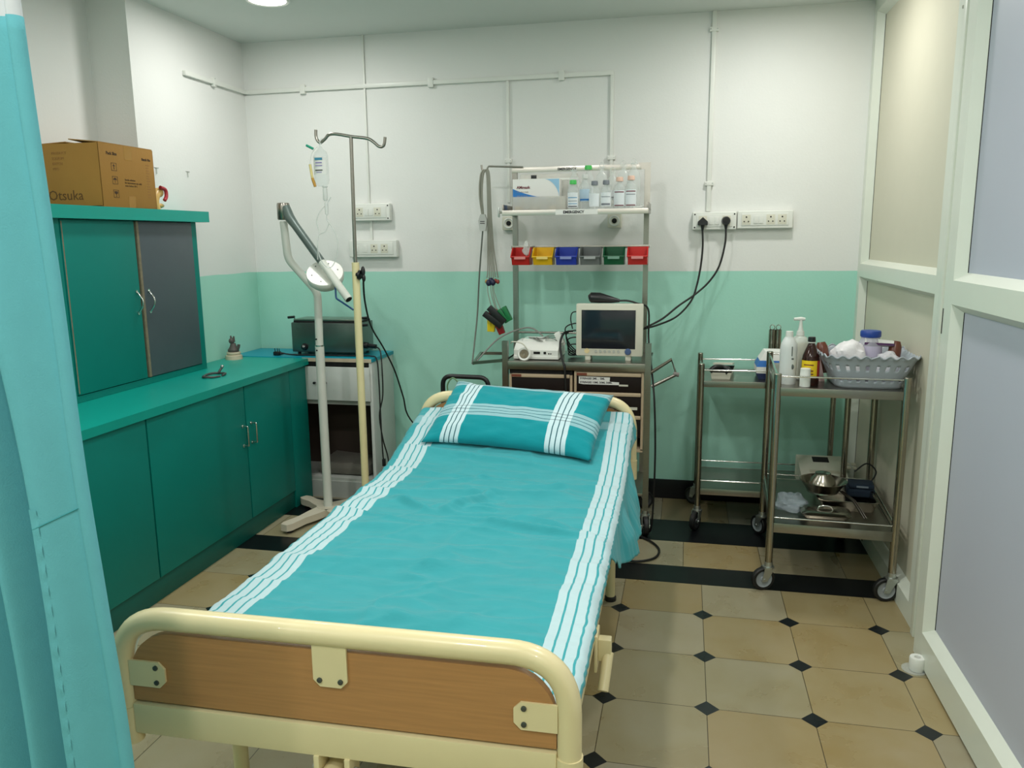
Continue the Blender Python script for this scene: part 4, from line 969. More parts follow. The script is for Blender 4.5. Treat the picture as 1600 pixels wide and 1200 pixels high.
b = MB(); b.box(cx0, cx1, 1.218, 1.232, SZ+.001, 1.835, M_trans, .004); b.build('tub', t)
b = MB(); b.box(cx0-.004, cx1+.004, 1.2165, 1.2332, 1.80, 1.812, M_white, .003); b.box(cx0+.06, cx0+.09, 1.2155, 1.219, 1.812, 1.83, M_blk, .003); b.build('lid_clip', t)
t = thing('compartment_tray', 'low translucent compartment tray in front of the white carton', 'tray', (-.55, 1.04, SZ))
tx0, tx1 = P(801, 314, Y=1.02).x, P(884, 314, Y=1.02).x; tzt = P(840, 307, Y=1.02).z
b = MB(); b.box(tx0, tx1, 1.015, 1.105, SZ+.001, SZ+.004, M_trans)
for y in (1.015, 1.102): b.box(tx0, tx1, y, y+.003, SZ+.004, tzt, M_trans)
for k in range(7): x = tx0+(tx1-tx0-.003)*k/6; b.box(x, x+.003, 1.018, 1.102, SZ+.004, tzt, M_trans)
b.build('tray', t)
for k, cn in enumerate(((226, 196, 150), (196, 210, 220), (220, 220, 214), (150, 170, 190), (230, 214, 180))):
    b = MB(); x = tx0+(tx1-tx0)*(k+.5)/6; b.box(x-.014, x+.014, 1.03, 1.09, SZ+.0045, SZ+.022, mat('ampoule_pack_%d' % k, cn, .5), .003); b.build('ampoule_pack', t)

def iv_bottle(px, y, h, r, label, lab=None, cap=None, band=None, neckup=True, pz=None):
    """plastic infusion bottle standing on the rack shelf"""
    x = P(px, 300, Y=y).x; c = V((x, y, SZ+.0005))
    t = thing('infusion_bottle', label, 'bottle', c, 0, 'plastic infusion bottles on the rack shelf')
    s = h/.2
    b = MB(); b.lathe([(0, .004*s), (r*.5, .0), (r*.92, .0), (r, .012*s), (r, .055*s), (r*.96, .062*s), (r, .07*s), (r, .135*s), (r*.8, .16*s), (r*.36, .176*s), (r*.34, .19*s), (r*.5, .192*s), (r*.5, .2*s), (0, .2*s)], c, M_clear, 20, sy=.8); b.build('bottle', t)
    b = MB()
    if cap: b.lathe([(0, .022), (r*.52, .021), (r*.58, .014), (r*.58, 0), (0, -.001)], c+V((0, 0, h-.01)), cap, 18); b.build('cap', t)
    else: b.sweep([c+V((.011*math.cos(a), 0, h+.008+.013*math.sin(a))) for a in [k*PI/6 for k in range(13)]], .0016, M_clear2, 6); b.build('hanging_loop', t)
    if lab:
        a0, a1, mm = lab
        b = MB(); b.grid(lambda i, j: c+V(((r+.0008)*math.sin((i-.5)*2.0), -(r*.8+.0008)*math.cos((i-.5)*2.0), h*(a0+(a1-a0)*j))), 10, 1, mm); lo_ = b.build('label', t)
        for z, hgt, m2 in (band or []):
            b = MB(); b.grid(lambda i, j: c+V(((r+.0014)*math.sin((i-.5)*1.6), -(r*.8+.0014)*math.cos((i-.5)*1.6), h*z+hgt*j)), 8, 1, m2); b.build('label_print', lo_)
M_grncap = mat('green_cap_plastic', (70, 190, 90), .4); M_red = mat('dark_red_label_print', (120, 60, 70), .6); M_bp = mat('blue_label_print', (90, 150, 190), .6); M_gp = mat('grey_label_print', (120, 126, 134), .6)
M_lbl = mat('pale_label', (226, 232, 236), .6, alpha=.9, var=.02); M_lblb = mat('pale_blue_label', (186, 212, 232), .6, alpha=.85); M_pink = mat('pale_pink_cap', (226, 190, 172), .5)
iv_bottle(895.5, 1.03, .135, .030, 'short clear bottle with green cap at the left front of the bottle group', (.08, .62, M_lbl), M_grncap, [(.42, .004, M_bp), (.3, .003, M_gp), (.2, .003, M_bp), (.1, .004, M_inkb)])
iv_bottle(914, 1.09, .165, .030, 'clear bottle with pale blue label behind the short green capped bottle', (.25, .62, M_lblb), M_clear2, [(.28, .008, M_blue)])
iv_bottle(929, 1.03, .128, .029, 'clear bottle with a plain white label and dark tip, left front of two', (.1, .6, M_lbl), M_gp, [])
iv_bottle(947, 1.03, .130, .029, 'clear bottle with grey print low on its label, right front of two', (.1, .62, M_lbl), M_gp, [(.14, .010, M_gp), (.45, .003, M_gp)])
iv_bottle(968, 1.05, .145, .031, 'clear bottle with red label lines, left of the red lined pair', (.1, .62, M_lbl), M_pink, [(.55, .005, M_red), (.10, .005, M_red)])
iv_bottle(986, 1.05, .150, .031, 'clear bottle with red label lines, right of the red lined pair', (.1, .62, M_lbl), M_pink, [(.55, .005, M_red), (.10, .005, M_red), (.46, .003, M_gp)])
iv_bottle(919, 1.16, .215, .033, 'tall clear bottle with green cap at the back of the group', (.3, .55, M_lbl), M_grncap, [])
iv_bottle(897, 1.15, .205, .032, 'tall empty clear bottle with a loop at the back left', None, None)
iv_bottle(940, 1.17, .22, .033, 'tall empty clear bottle at the back, right of the tall green cap', None, None)
iv_bottle(957, 1.12, .19, .030, 'empty clear bottle in the middle of the back row', (.25, .5, M_lbl), None, [(.3, .006, M_gp)])
iv_bottle(974, 1.15, .225, .034, 'tall empty clear bottle behind the red lined pair', None, None)
iv_bottle(990, 1.14, .232, .034, 'tallest empty clear bottle at the right end of the back row', None, None)
b = MB(); q = P(1000, 315, Y=1.02); b.sweep(catmull([V((q.x-.03, 1.0, SZ+.005)), V((q.x, .995, SZ+.006)), V((q.x+.016, 1.02, SZ+.012)), V((q.x+.01, 1.05, SZ+.02))], 5), .004, M_clear2, 8); single(b, 'plastic_strip', 'curl of clear plastic at the right end of the rack shelf', 'tube', (q.x, 1.0, SZ))

# ------------------------------------------------------------------ on the worktop
MY = .925; mx0, mx1 = P(900, 520, Y=MY).x, P(1004.5, 520, Y=MY).x; mz0 = P(950, 559, Y=MY).z+.008; mz1 = P(950, 475, Y=MY).z
t = thing('patient_monitor', 'beige patient monitor with a dark screen on the cart worktop', 'monitor', ((mx0+mx1)/2, MY+.07, WT))
b = MB(); b.box(mx0, mx1, MY, MY+.045, mz0, mz1, M_offw, .008); b.prism([(mx0+.015, MY+.043, mz0+.006), (mx1-.015, MY+.043, mz0+.006), (mx1-.015, MY+.043, mz1-.008), (mx0+.015, MY+.043, mz1-.008)], (0, .09, 0), M_offw); b.build('housing', t)
sx0, sx1 = P(908.5, 515, Y=MY).x, P(993, 515, Y=MY).x; sz0, sz1 = P(950, 546.5, Y=MY).z+.004, P(950, 484.5, Y=MY).z
b = MB(); b.box(sx0, sx1, MY-.0005, MY+.002, sz0, sz1, M_screen, .001); b.build('screen', t)
b = MB()
for (a0, a1, c0_, c1) in ((sx0-.004, sx1+.004, sz0-.004, sz0), (sx0-.004, sx1+.004, sz1, sz1+.004), (sx0-.004, sx0, sz0, sz1), (sx1, sx1+.004, sz0, sz1)): b.box(a0, a1, MY-.002, MY+.002, c0_, c1, M_offw)
b.build('bezel', t)
zk = mz0+.024
for px in (931, 938, 945, 952, 959, 966):
    x = P(px, 553, Y=MY).x; b = MB(); b.cyl((x, MY+.001, zk), (x, MY-.004, zk), .0072, mat('grey_button', (176, 178, 170), .5), n=16); b.build('button', t)
x = P(981, 553, Y=MY).x; b = MB(); b.lathe([(.0165, 0), (.0165, .004), (.013, .012), (0, .013)], (x, MY, zk), mat('blue_grey_knob', (70, 92, 134), .4), 24, M=Matrix.Rotation(R(90), 4, 'X')); b.build('rotary_knob', t)
x = P(917, 553, Y=MY).x; b = MB(); b.cyl((x, MY+.001, zk+.002), (x, MY-.002, zk+.002), .013, mat('pale_orange_badge', (226, 208, 158), .5), n=16); b.build('badge', t)
for px in (918, 981):
    x = P(px, 562, Y=MY).x; b = MB(); b.box(x-.014, x+.014, MY+.008, MY+.10, WT, mz0+.002, M_offw, .003); b.build('foot', t)
# black hand probe on the monitor
q0 = V((P(920, 470, Y=.98).x, .985, mz1+.024)); q1 = V((P(968, 473, Y=.98).x, .985, mz1+.012))
t = thing('hand_probe', 'black hand probe lying across the top of the monitor', 'probe', (q0.x, .985, mz1))
b = MB(); b.sweep([q0, q0.lerp(q1, .08)+V((0, 0, .004)), q0.lerp(q1, .35)+V((0, 0, .006)), q0.lerp(q1, .75), q1], [.016, .027, .027, .018, .008], M_blk, 16, flat=1.2); 
for v in b.bm.verts: v.co.z = max(v.co.z, mz1+.001)
b.build('body', t)
b = MB(); b.sweep(catmull([q1, q1+V((.04, 0, .0)), q1+V((.085, .0, -.012)), V((mx1+.02, 1.0, mz1-.03)), V((mx1+.025, 1.0, 1.0)), V((mx1+.04, .93, .90)), V((.09, .84, .70)), V((.10, .835, .4)), V((.09, .84, .06)), V((.06, .85, .012)), V((.02, .80, .008))], 7), .0048, M_rub, 8); b.build('cord', t)

EY = .90; ex0, ex1 = P(803, 560, Y=EY).x, P(872, 560, Y=EY).x
t = thing('ecg_recorder', 'white ecg recorder with grey ports on the left of the worktop', 'recorder', ((ex0+ex1)/2, EY+.1, WT))
zt3 = WT+.085
b = MB(); pr_ = [(EY, WT+.004), (EY, WT+.05), (EY+.03, WT+.066), (EY+.07, zt3), (EY+.22, zt3), (EY+.24, WT+.07), (EY+.24, WT+.004)]
b.prism([(ex0, y, z) for y, z in pr_], (ex1-ex0, 0, 0), M_white); b.build('housing', t)
b = MB(); b.box(ex0+.03, ex0+.15, EY+.085, EY+.20, zt3-.001, zt3+.012, M_white, .004); b.build('paper_cover', t)
b = MB(); b.box(ex0-.002, ex1+.002, EY-.003, EY+.1, WT+.004, WT+.022, M_white, .004); b.build('base_band', t)
for a0, a1 in ((.105, .14), (.158, .172), (.182, .190), (.193, .20)):
    k = (ex1-ex0)/.235; b = MB(); b.box(ex0+a0*k, ex0+a1*k, EY-.001, EY+.004, WT+.030, WT+.043 if a1-a0 > .01 else WT+.036, M_dark, .001); b.build('port', t)
b = MB(); b.box(ex0+.04, ex0+.09, EY+.10, EY+.16, zt3+.0118, zt3+.0128, mat('mint_label', (176, 214, 200), .6)); b.build('label_patch', t)
# coiled disc of white lead at the recorder front
c = P(819, 548, Y=EY-.03); c.z = WT+.034
b = MB(); Mx = Matrix.Rotation(R(78), 4, 'X')
b.lathe([(.024, -.004), (.032, -.006), (.036, 0), (.032, .006), (.024, .004)], c, M_white, 30, M=Mx)
for k in range(5): b.lathe([(.004+.004*k, -.002), (.006+.004*k, .002), (.0075+.004*k, -.002)], c, mat('warm_grey_mesh', (170, 160, 136), .6), 24, M=Mx)
b.sweep(catmull([c+V((.02, 0, .02)), c+V((-.01, -.004, .055)), c+V((-.06, 0, .062)), c+V((-.075, .03, .05))], 6), .003, M_offw, 8)
single(b, 'lead_coil', 'white round coil of lead leaning on the ecg recorder front', 'cable', c-V((0, 0, .034)))
# grey adapter with lead bundle between the two machines
c = P(874, 530, Y=1.0)
t = thing('cable_adapter', 'pale grey adapter block with black lead between recorder and monitor', 'adapter', c)
Mr = Matrix.Rotation(R(-28), 3, 'Y')
c.z = max(c.z, zt3+.02); b = MB(); b.obox(c+V((0, 0, .0)), (.032, .03, .062), M_white, Mr, .005); b.build('block', t)
b = MB(); b.obox(c+V((.012, .004, -.035)), (.04, .03, .02), M_trans, Mr, .004); b.build('lower_sleeve', t)
b = MB(); b.sweep(catmull([c+V((.062, .04, .03)), c+V((.03, -.02, .028)), c+V((.014, -.05, -.01)), c+V((.02, -.09, -.055)), V((c.x+.04, FY-.006, WT+.004)), V((c.x+.052, FY-.022, WT-.03)), V((c.x+.058, FY-.02, .74)), V((c.x+.06, FY-.02, .66))], 7), .0058, M_rub, 8); b.build('cord', t)
for k in range(5):
    z = .006+.022*k
    b = MB(); b.sweep(catmull([V((mx0+.012, MY+.09, WT+.03+.035*k)), V((mx0-.02, MY+.085, WT+.035+.036*k)), V((mx0-.045-.006*k, MY+.09, WT+.03+.03*k)), V((mx0-.05, MY+.10+.01*k, WT+.012+.012*k)), V((mx0-.02+.01*k, MY+.12, WT+.008))], 6), .0033, M_rub, 8); b.build('monitor_lead', t)
b = MB(); b.sweep(catmull([V((mx0-.03, MY+.09, WT+.15)), V((mx0-.04, MY+.09, WT+.20)), V((mx0-.03, MY+.09, WT+.235)), V((mx0+.012, MY+.09, WT+.24))], 6), .003, M_rub, 8); b.build('monitor_lead', t)
for k in range(3):
    b = MB(); b.sweep(catmull([c+V((-.01, .02, -.01*k)), c+V((-.05, .01+.01*k, .012-.01*k)), c+V((-.09, -.02, -.004)), V((ex0+.10-.02*k, EY+.10, zt3+.018)), V((ex0+.14, EY+.06, zt3+.004))], 6), .0022, mat('grey_lead', (120, 122, 116), .5), 8); b.build('recorder_lead', t)
b = MB(); b.sweep(catmull([V((ex0+.12, EY+.18, zt3+.018)), V((ex0+.06, EY+.20, zt3+.055)), V((ex0-.01, EY+.2, zt3+.05)), V((ex0-.12, EY+.15, WT+.085)), V((-.84, EY+.02, WT-.02)), P(739, 568, Y=EY)], 7), .0042, mat('grey_lead', 0), 8)
single(b, 'recorder_cable', 'grey cable arching from the ecg recorder over the left cart bracket', 'cable', (ex0, EY+.15, WT))

# ecg electrode set on the hook arm
hx, hy, hz = -.855, RY-.02, 1.866
t = thing('ecg_lead_set', 'bundle of grey ecg leads with coloured clamps hanging from the rack hook', 'ecg leads', (hx, hy, hz))
jx, jz = P(755.5, 348, Y=hy).x, P(755.5, 348, Y=hy).z
Mlead = mat('grey_green_lead', (142, 142, 130), .5)
for k in range(5):
    o = V((.0035*(k-2), -.008+.004*(k % 3), 0))
    b = MB(); b.sweep(catmull([V((hx+.004, hy-.002, hz+.001))+o, V((hx-.012, hy-.008, hz-.03))+o, V((hx-.02+.004*(k % 2), hy-.008, hz-.13))+o, V((jx, hy-.012, jz+.04))+o*.5], 6), .0042, Mlead, 8); b.build('lead_wire', t)
b = MB(); b.prism([(jx-.012, hy-.022, jz+.045), (jx+.012, hy-.022, jz+.045), (jx+.024, hy-.022, jz+.01), (jx+.016, hy-.022, jz-.045), (jx-.016, hy-.022, jz-.045), (jx-.024, hy-.022, jz+.01)], (0, .022, 0), mat('light_grey_case', (188, 190, 186), .45)); jb = b.build('junction_box', t)
for k in range(2):
    b = MB(); b.box(jx-.014, jx+.012, hy-.0226, hy-.0215, jz+.004-.010*k, jz+.008-.010*k, M_inkb); b.build('box_print', jb)
pe = [P(749, 430, Y=hy), P(746, 490, Y=hy), P(741, 540, Y=hy-.1), P(738, 568, Y=hy-.25)]
b = MB(); b.sweep(catmull([V((jx-.002, hy-.012, jz-.04))]+pe, 7), .0045, mat('dark_grey_lead', (100, 106, 98), .5), 8); b.build('trunk_cable', t)
cl0 = P(769, 440, Y=hy-.02)
ends = [(-.030, 0), (-.018, -.006), (-.006, .004), (.006, -.004), (.018, .004), (.034, 0)]
Mn = mat('navy_rubber', (30, 36, 66), .5); Mrd = mat('brick_red_rubber', (140, 56, 44), .5)
for k, (dx, dz) in enumerate(ends):
    o = .0032*(k-2.5)
    b = MB(); b.sweep(catmull([V((hx+.012+o, hy-.004, hz+.001)), V((hx+.022+o, hy-.008, hz-.04)), V((hx+.026+o*1.2, hy-.01, hz-.22)), V((hx+.03+o*2.0, hy-.012, hz-.40)), V((cl0.x+dx*.8, cl0.y, cl0.z+.06)), V((cl0.x+dx, cl0.y, cl0.z+.02+dz))], 6), .0034, Mlead, 8); b.build('lead_wire', t)
    b = MB(); mm = (mat('yellow_brown_rubber', (176, 130, 40), .5), Mn, Mn, Mn, Mrd, Mrd)[k]
    b.sphere((cl0.x+dx, cl0.y-.008*(k % 2), cl0.z+dz), .016 if mm is Mn else .011, mm, 14, (.95, .95, 1.15)); b.build('suction_bulb', t)
q = P(775, 495, Y=hy-.03)
for k, dx in enumerate((-.024, -.006, .004, .012)):
    b = MB(); b.sweep(catmull([V((cl0.x+dx, cl0.y-.004, cl0.z+.01)), V((cl0.x+dx, cl0.y-.004, cl0.z-.06)), V((q.x+(-.02, .0, .006, .03)[k], q.y-.004, q.z+.038))], 6), .0022, Mlead, 8); b.build('lead_wire', t)
def clamp(c, ang, m, L=.075, w=.022, lab=None):
    Rm_ = Matrix.Rotation(ang, 3, 'Y'); b = MB()
    for s in (-1, 1):
        Q = Rm_ @ Matrix.Rotation(s*R(3.5), 3, 'Y')
        b.obox(V(c) + Rm_ @ V((s*w*.32, 0, 0)), (w*.60, .028, L), m, Q, .003)
    b.build('limb_clamp', t, label=lab)
clamp(V((q.x, q.y-.03, q.z)), R(-50), M_blk, .12, .055, 'black limb clamp')
clamp(V((q.x-.026, q.y, q.z-.04)), R(4), mat('yellow_clamp', (232, 206, 30), .4), .085, .036, 'yellow limb clamp')
clamp(V((q.x+.008, q.y+.004, q.z-.03)), R(-22), mat('red_clamp', (156, 30, 36), .4), .14, .034, 'red limb clamp')
clamp(V((q.x+.052, q.y+.004, q.z+.012)), R(-30), mat('green_clamp', (20, 120, 66), .4), .085, .04, 'green limb clamp')

# black tubular trolley handle behind the bed head
t = thing('cylinder_trolley', 'black tubular trolley with a curved handle behind the bed head', 'trolley', (-.9, .80, 0))
hx0, hx1 = P(692, 600, Y=.80).x, P(763, 600, Y=.80).x; hz = P(725, 588, Y=.80).z
b = MB(); b.sweep(round_path([(hx0, .80, .06), (hx0, .80, hz), (hx1, .80, hz-.004), (hx1, .80, .06)], .05, 8), .012, M_blk, 14); b.build('handle_frame', t)
b = MB(); b.box(hx0-.01, hx1+.01, .64, .82, .04, .055, M_blk, .004); b.build('base_plate', t)
for x in (hx0-.02, hx1+.02):
    b = MB(); b.cyl((x-.012, .82, .05), (x+.012, .82, .05), .05, M_rub, n=24); b.build('wheel', t)
for z in (.35, .62):
    b = MB(); b.cyl((hx0, .80, z), (hx1, .80, z), .009, M_blk, n=10); b.build('cross_bar', t)
t = thing('gas_cylinder', 'black gas cylinder valve with a green hose loop in the trolley', 'cylinder', ((hx0+hx1)/2-.03, .72, .056))
gx = (hx0+hx1)/2-.03
b = MB(); b.lathe([(0, 0), (.055, .0), (.058, .01), (.058, .50), (.045, .56), (.018, .59), (.016, .62), (0, .62)], (gx, .72, .0565), M_blk, 24); b.build('body', t)
b = MB(); b.cyl((gx, .72, .66), (gx, .72, .745), .014, M_blk, n=14); b.cyl((gx-.03, .72, .715), (gx+.03, .72, .72), .010, M_blk, n=12); b.sphere((gx+.03, .71, .70), .018, M_blk, 12); b.build('valve', t)
b = MB(); b.sweep(catmull([V((gx-.025, .71, .70)), V((gx-.04, .71, .77)), V((gx-.012, .71, .812)), V((gx+.02, .71, .78)), V((gx+.005, .71, .71))], 7), .004, mat('green_hose', (110, 150, 110), .4, alpha=.85), 8); b.build('hose', t)
# loop of lead on the floor right of the bed
b = MB(); b.sweep(catmull([P(1000, 838, Z=.008), P(1020, 848, Z=.007), P(1030, 860, Z=.007), P(1022, 872, Z=.007), P(995, 877, Z=.007), P(970, 873, Z=.007), P(930, 868, Z=.007)], 8), .0055, M_rub, 8)
single(b, 'floor_cable', 'black cable looping over the floor right of the bed', 'cable', (0, .7, 0))

# ================================================================== STEEL TROLLEYS
def trolley(label, ox, oy, rz, w, d, ztop, zs, lip, zrail, zs2, lip2, zrail2, r=.0155, cast=((4.6, 1), (5.2, 1), (2.6, 1), (.5, 1)), wheel_r=.05, hub=None):
    t = thing('instrument_trolley', label, 'trolley', (ox, oy, 0), rz, 'two tier stainless trolleys')
    M = WM[t.name]; p = lambda x, y, z: M @ V((x, y, z))
    for x in (0, w):
        for y in (0, d):
            b = MB(); b.cyl(p(x, y, .125), p(x, y, ztop-.004), r, M_ss, n=20); b.lathe([(r, -.004), (r*.9, 0), (0, .001)], p(x, y, ztop), M_ss, 20); b.build('post', t)
    for nm, z, l in (('top_shelf', zs, lip), ('bottom_shelf', zs2, lip2)):
        b = MB(); b.box(.006, w-.006, .004, d-.004, z-.004, z, M_ss2, 0, M)
        b.box(.012, w-.012, -.012, -.004, z-l, z+.001, M_ss2, .002, M); b.box(.012, w-.012, d+.004, d+.012, z-l, z+.001, M_ss2, .002, M)
        b.box(-.006, .004, .012, d-.012, z-l, z+.001, M_ss2, .002, M); b.box(w-.004, w+.006, .012, d-.012, z-l, z+.001, M_ss2, .002, M)
        b.box(.0, w, -.006, .006, z-.003, z, M_ss2, 0, M)
        b.build(nm, t)
    for z in (zrail, zrail2):
        for a, c in (((0, 0), (w, 0)), ((0, d), (w, d)), ((0, 0), (0, d)), ((w, 0), (w, d))):
            b = MB(); b.cyl(p(*a, z), p(*c, z), .004, M_chrome, n=10); b.build('guard_rail', t)
    for (x, y), (a, _) in zip(((0, 0), (w, 0), (0, d), (w, d)), cast):
        q = p(x, y, 0); caster(q.x, q.y, t, wheel_r, a, hub)
    return t
FZ = .886
trolley('steel two tier trolley in front, holding bottles and the grey basket', .606, .30, R(-2.8), .487, .652, .944, FZ, .034, .932, .302, .040, .325, cast=((3.5, 1), (3.3, 1), (2.2, 1), (1.0, 1)))
BZt = .784
trolley('steel two tier trolley behind, against the green wall', .316, .985, R(0), .70, .385, .872, BZt, .030, .838, .221, .032, .262, r=.0145, cast=((4.3, 1), (4.9, 1), (2.5, 1), (1.2, 1)), hub=mat('dark_wheel_hub', (54, 56, 58), .5))

# --- on the front trolley
def bottle(name, label, c, prof, m, cat='bottle', sy=1., n=26, parts=(), group=None):
    t = thing(name, label, cat, c, 0, group)
    b = MB(); b.lathe(prof, c, m, n, sy=sy); b.build('body', t)
    for nm, pr, mm, s2 in parts:
        b = MB(); b.lathe(pr, c, mm, n, sy=s2); b.build(nm, t)
    return t
def label_wrap(t, c, r, z0, z1, m, a=2.4, off=-.2, sy=1., nm='label'):
    b = MB(); b.grid(lambda i, j: V(c)+V(((r+.0007)*math.sin((i-.5)*a+off), -(r+.0007)*sy*math.cos((i-.5)*a+off), z0+(z1-z0)*j)), 16, 1, m); return b.build(nm, t)
c = V((P(1232.5, 603, Z=FZ).x, .40, FZ)); hB = P(1232, 517, Y=.40).z-FZ; rB = .035
t = bottle('plastic_bottle', 'tall milky white plastic bottle at the left of the front trolley', c, [(0, 0), (rB*.95, .0), (rB, .006), (rB, hB*.66), (rB*.92, hB*.76), (rB*.6, hB*.86), (rB*.42, hB*.9), (0, hB*.9)], mat('milky_white_plastic', (226, 230, 228), .35, alpha=.9, var=.02), parts=(('cap', [(0, hB), (rB*.40, hB*.995), (rB*.44, hB*.96), (rB*.44, hB*.89), (0, hB*.885)], M_white, 1),))
b = MB(); b.sphere(c+V((.012, -rB*.92, .075)), .011, mat('leaf_print', (90, 96, 92), .6), 12, (.8, .1, 1.1)); b.build('leaf_mark', t)
b = MB(); b.box(c.x+.006, c.x+.018, c.y-rB*.96, c.y-rB*.90, c.z+.105, c.z+.112, mat('leaf_print', 0)); b.box(c.x+.008, c.x+.012, c.y-rB*.97, c.y-rB*.92, c.z+.12, c.z+.16, mat('leaf_print', 0)); b.build('printed_text', t)
c = V((P(1241, 590, Z=FZ).x+.012, .52, FZ)); hP = P(1240, 497, Y=.52).z-FZ; rB = .036
t = bottle('pump_bottle', 'clear pump bottle with yellow liquid behind the milky bottle', c, [(0, 0), (rB, .002), (rB, hP*.58), (rB*.8, hP*.68), (rB*.4, hP*.72), (0, hP*.72)], M_clear2, parts=(('pump_collar', [(0, hP*.80), (rB*.42, hP*.79), (rB*.46, hP*.72), (0, hP*.715)], M_white, 1),))
b = MB(); b.lathe([(0, hP*.60), (rB*.93, hP*.595), (rB*.95, hP*.50), (rB*.95, .006), (0, .005)], c, mat('yellow_liquid', (224, 208, 130), .2, alpha=.8), 24); b.build('liquid', t)
b = MB(); b.lathe([(rB*.34, hP*.79), (rB*.22, hP*.86), (rB*.16, hP*.95), (0, hP*.95)], c, M_white, 16); b.sweep([c+V((-.03, -.004, hP*.985)), c+V((.0, 0, hP*.99)), c+V((.016, 0, hP*.985))], [.006, .008, .006], M_white, 10); b.cyl(c+V((0, 0, hP*.93)), c+V((0, 0, hP*.985)), .006, M_white, n=12); b.build('pump_head', t)
c = V((P(1264, 600, Z=FZ).x, .385, FZ)); hA = P(1264, 526, Y=.385).z-FZ; rB = .036
t = bottle('amber_bottle', 'dark brown bottle with yellow and red label on the front trolley', c, [(0, 0), (rB*.95, 0), (rB, .006), (rB, hA*.52), (rB*.9, hA*.62), (rB*.5, hA*.80), (rB*.36, hA*.86), (rB*.36, hA*.92), (0, hA*.92)], M_amber, parts=(('cap', [(0, hA), (rB*.40, hA*.995), (rB*.43, hA*.93), (rB*.43, hA*.90), (0, hA*.895)], M_blk, 1), ('cap_ring', [(0, hA*.895), (rB*.42, hA*.893), (rB*.42, hA*.875), (0, hA*.873)], M_white, 1)))
label_wrap(t, c, rB, hA*.18, hA*.52, mat('yellow_label', (236, 202, 30), .5), 2.0, -.35)
label_wrap(t, c, rB, hA*.18, hA*.52, mat('red_label', (164, 40, 34), .5), .75, 1.02, nm='red_label')
for z in (.42, .30, .23): label_wrap(t, c, rB+.0006, hA*z, hA*(z+.025), mat('brown_red_print', (120, 60, 30), .6), 1.1, -.35, nm='label_print')
c = V((P(1258, 605, Z=FZ).x, .332, FZ)); hS = P(1258, 575.5, Y=.332).z-FZ; rB = .021
bottle('small_bottle', 'small plain white bottle in front of the brown bottle', c, [(0, 0), (rB, .001), (rB, hS*.72), (rB*.96, hS*.74), (rB*.96, hS*.995), (rB*.9, hS), (0, hS)], M_white)
# scalloped basket
x0, x1 = P(1305, 606, Z=FZ).x, P(1407, 606, Z=FZ).x; y0, y1 = .318, .60; hb = P(1350, 559, Y=.29).z-FZ
ccx, ccy = (x0+x1)/2, (y0+y1)/2; hx_, hy_ = (x1-x0)/2, (y1-y0)/2; fx_ = (P(1428, 553, Y=.42).x-P(1280, 553, Y=.42).x)/2/hx_
t = thing('plastic_basket', 'grey blue scalloped plastic basket on the front trolley', 'basket', (ccx+.005, ccy, FZ))
def _arc():
    pts = []
    for i in range(4001):
        a = i/4000*2*PI; cs, sn = math.cos(a), math.sin(a)
        pts.append((math.copysign(abs(cs)**.38, cs)*hx_*1.2, math.copysign(abs(sn)**.38, sn)*hy_*1.15))
    L = [0]
    for p_, q_ in zip(pts, pts[1:]): L.append(L[-1]+math.hypot(p_[0]-q_[0], p_[1]-q_[1]))
    return [l/L[-1] for l in L]
ARCL = _arc()
import bisect
def ARC(u):
    u = u % 1.0; k = min(3999, max(0, bisect.bisect_right(ARCL, u)-1)); d = ARCL[k+1]-ARCL[k]
    return (k+(u-ARCL[k])/d if d > 1e-12 else k)/4000
def bask(u, h, off=0.):
    """u 0..1 round a rounded rectangle, h 0..1 up"""
    a = ARC(u)*2*PI; e = .38; cs, sn = math.cos(a), math.sin(a)
    k = 1+(fx_-1)*(h**1.25); ky = 1+.30*(h**1.2)
    x = math.copysign(abs(cs)**e, cs)*(hx_-off)*k; y = math.copysign(abs(sn)**e, sn)*(hy_-off)*ky
    return V((ccx+.005+x, ccy+y, FZ+.002+h*hb))
b = MB(); NU, NV = 256, 14
def bfun(i, j):
    h = j; p_ = bask(i, h)
    if j > .9:
        # rim flares and scallops: equal spacing along the perimeter
        s = math.sin(i*2*PI*32)
        p_.z += (.0055*s if j > .99 else 0); p_ += (V((p_.x-ccx, p_.y-ccy, 0)).normalized())*.006*(j-.9)*10
    return p_
verts = [[b.bm.verts.new(bfun(i/NU, j/NV)) for i in range(NU)] for j in range(NV+1)]
def is_hole(i, j):
    u = (i+.5)/NU
    front = True
    k = i % 8
    if not front: return False
    return (j in (8, 9) and k in (2, 3, 4)) or (j == 3 and k in (2, 3, 4))
for j in range(NV):
    for i in range(NU):
        if is_hole(i, j): continue
        b.face((verts[j][i], verts[j][(i+1) % NU], verts[j+1][(i+1) % NU], verts[j+1][i]), M_basket, True)
b.face([b.bm.verts.new(bask(i/NU, 0)) for i in range(NU)], M_basket)
bo = b.build('body', t, sharp=180); md = bo.modifiers.new('wall', 'SOLIDIFY'); md.thickness = .0022; md.offset = 0
b = MB(); b.sweep([bfun(i/NU, 1.0) for i in range(NU)], .0032, M_basket, 8, closed=True); b.build('scalloped_rim', t)
for u in (.02, .52):
    pass
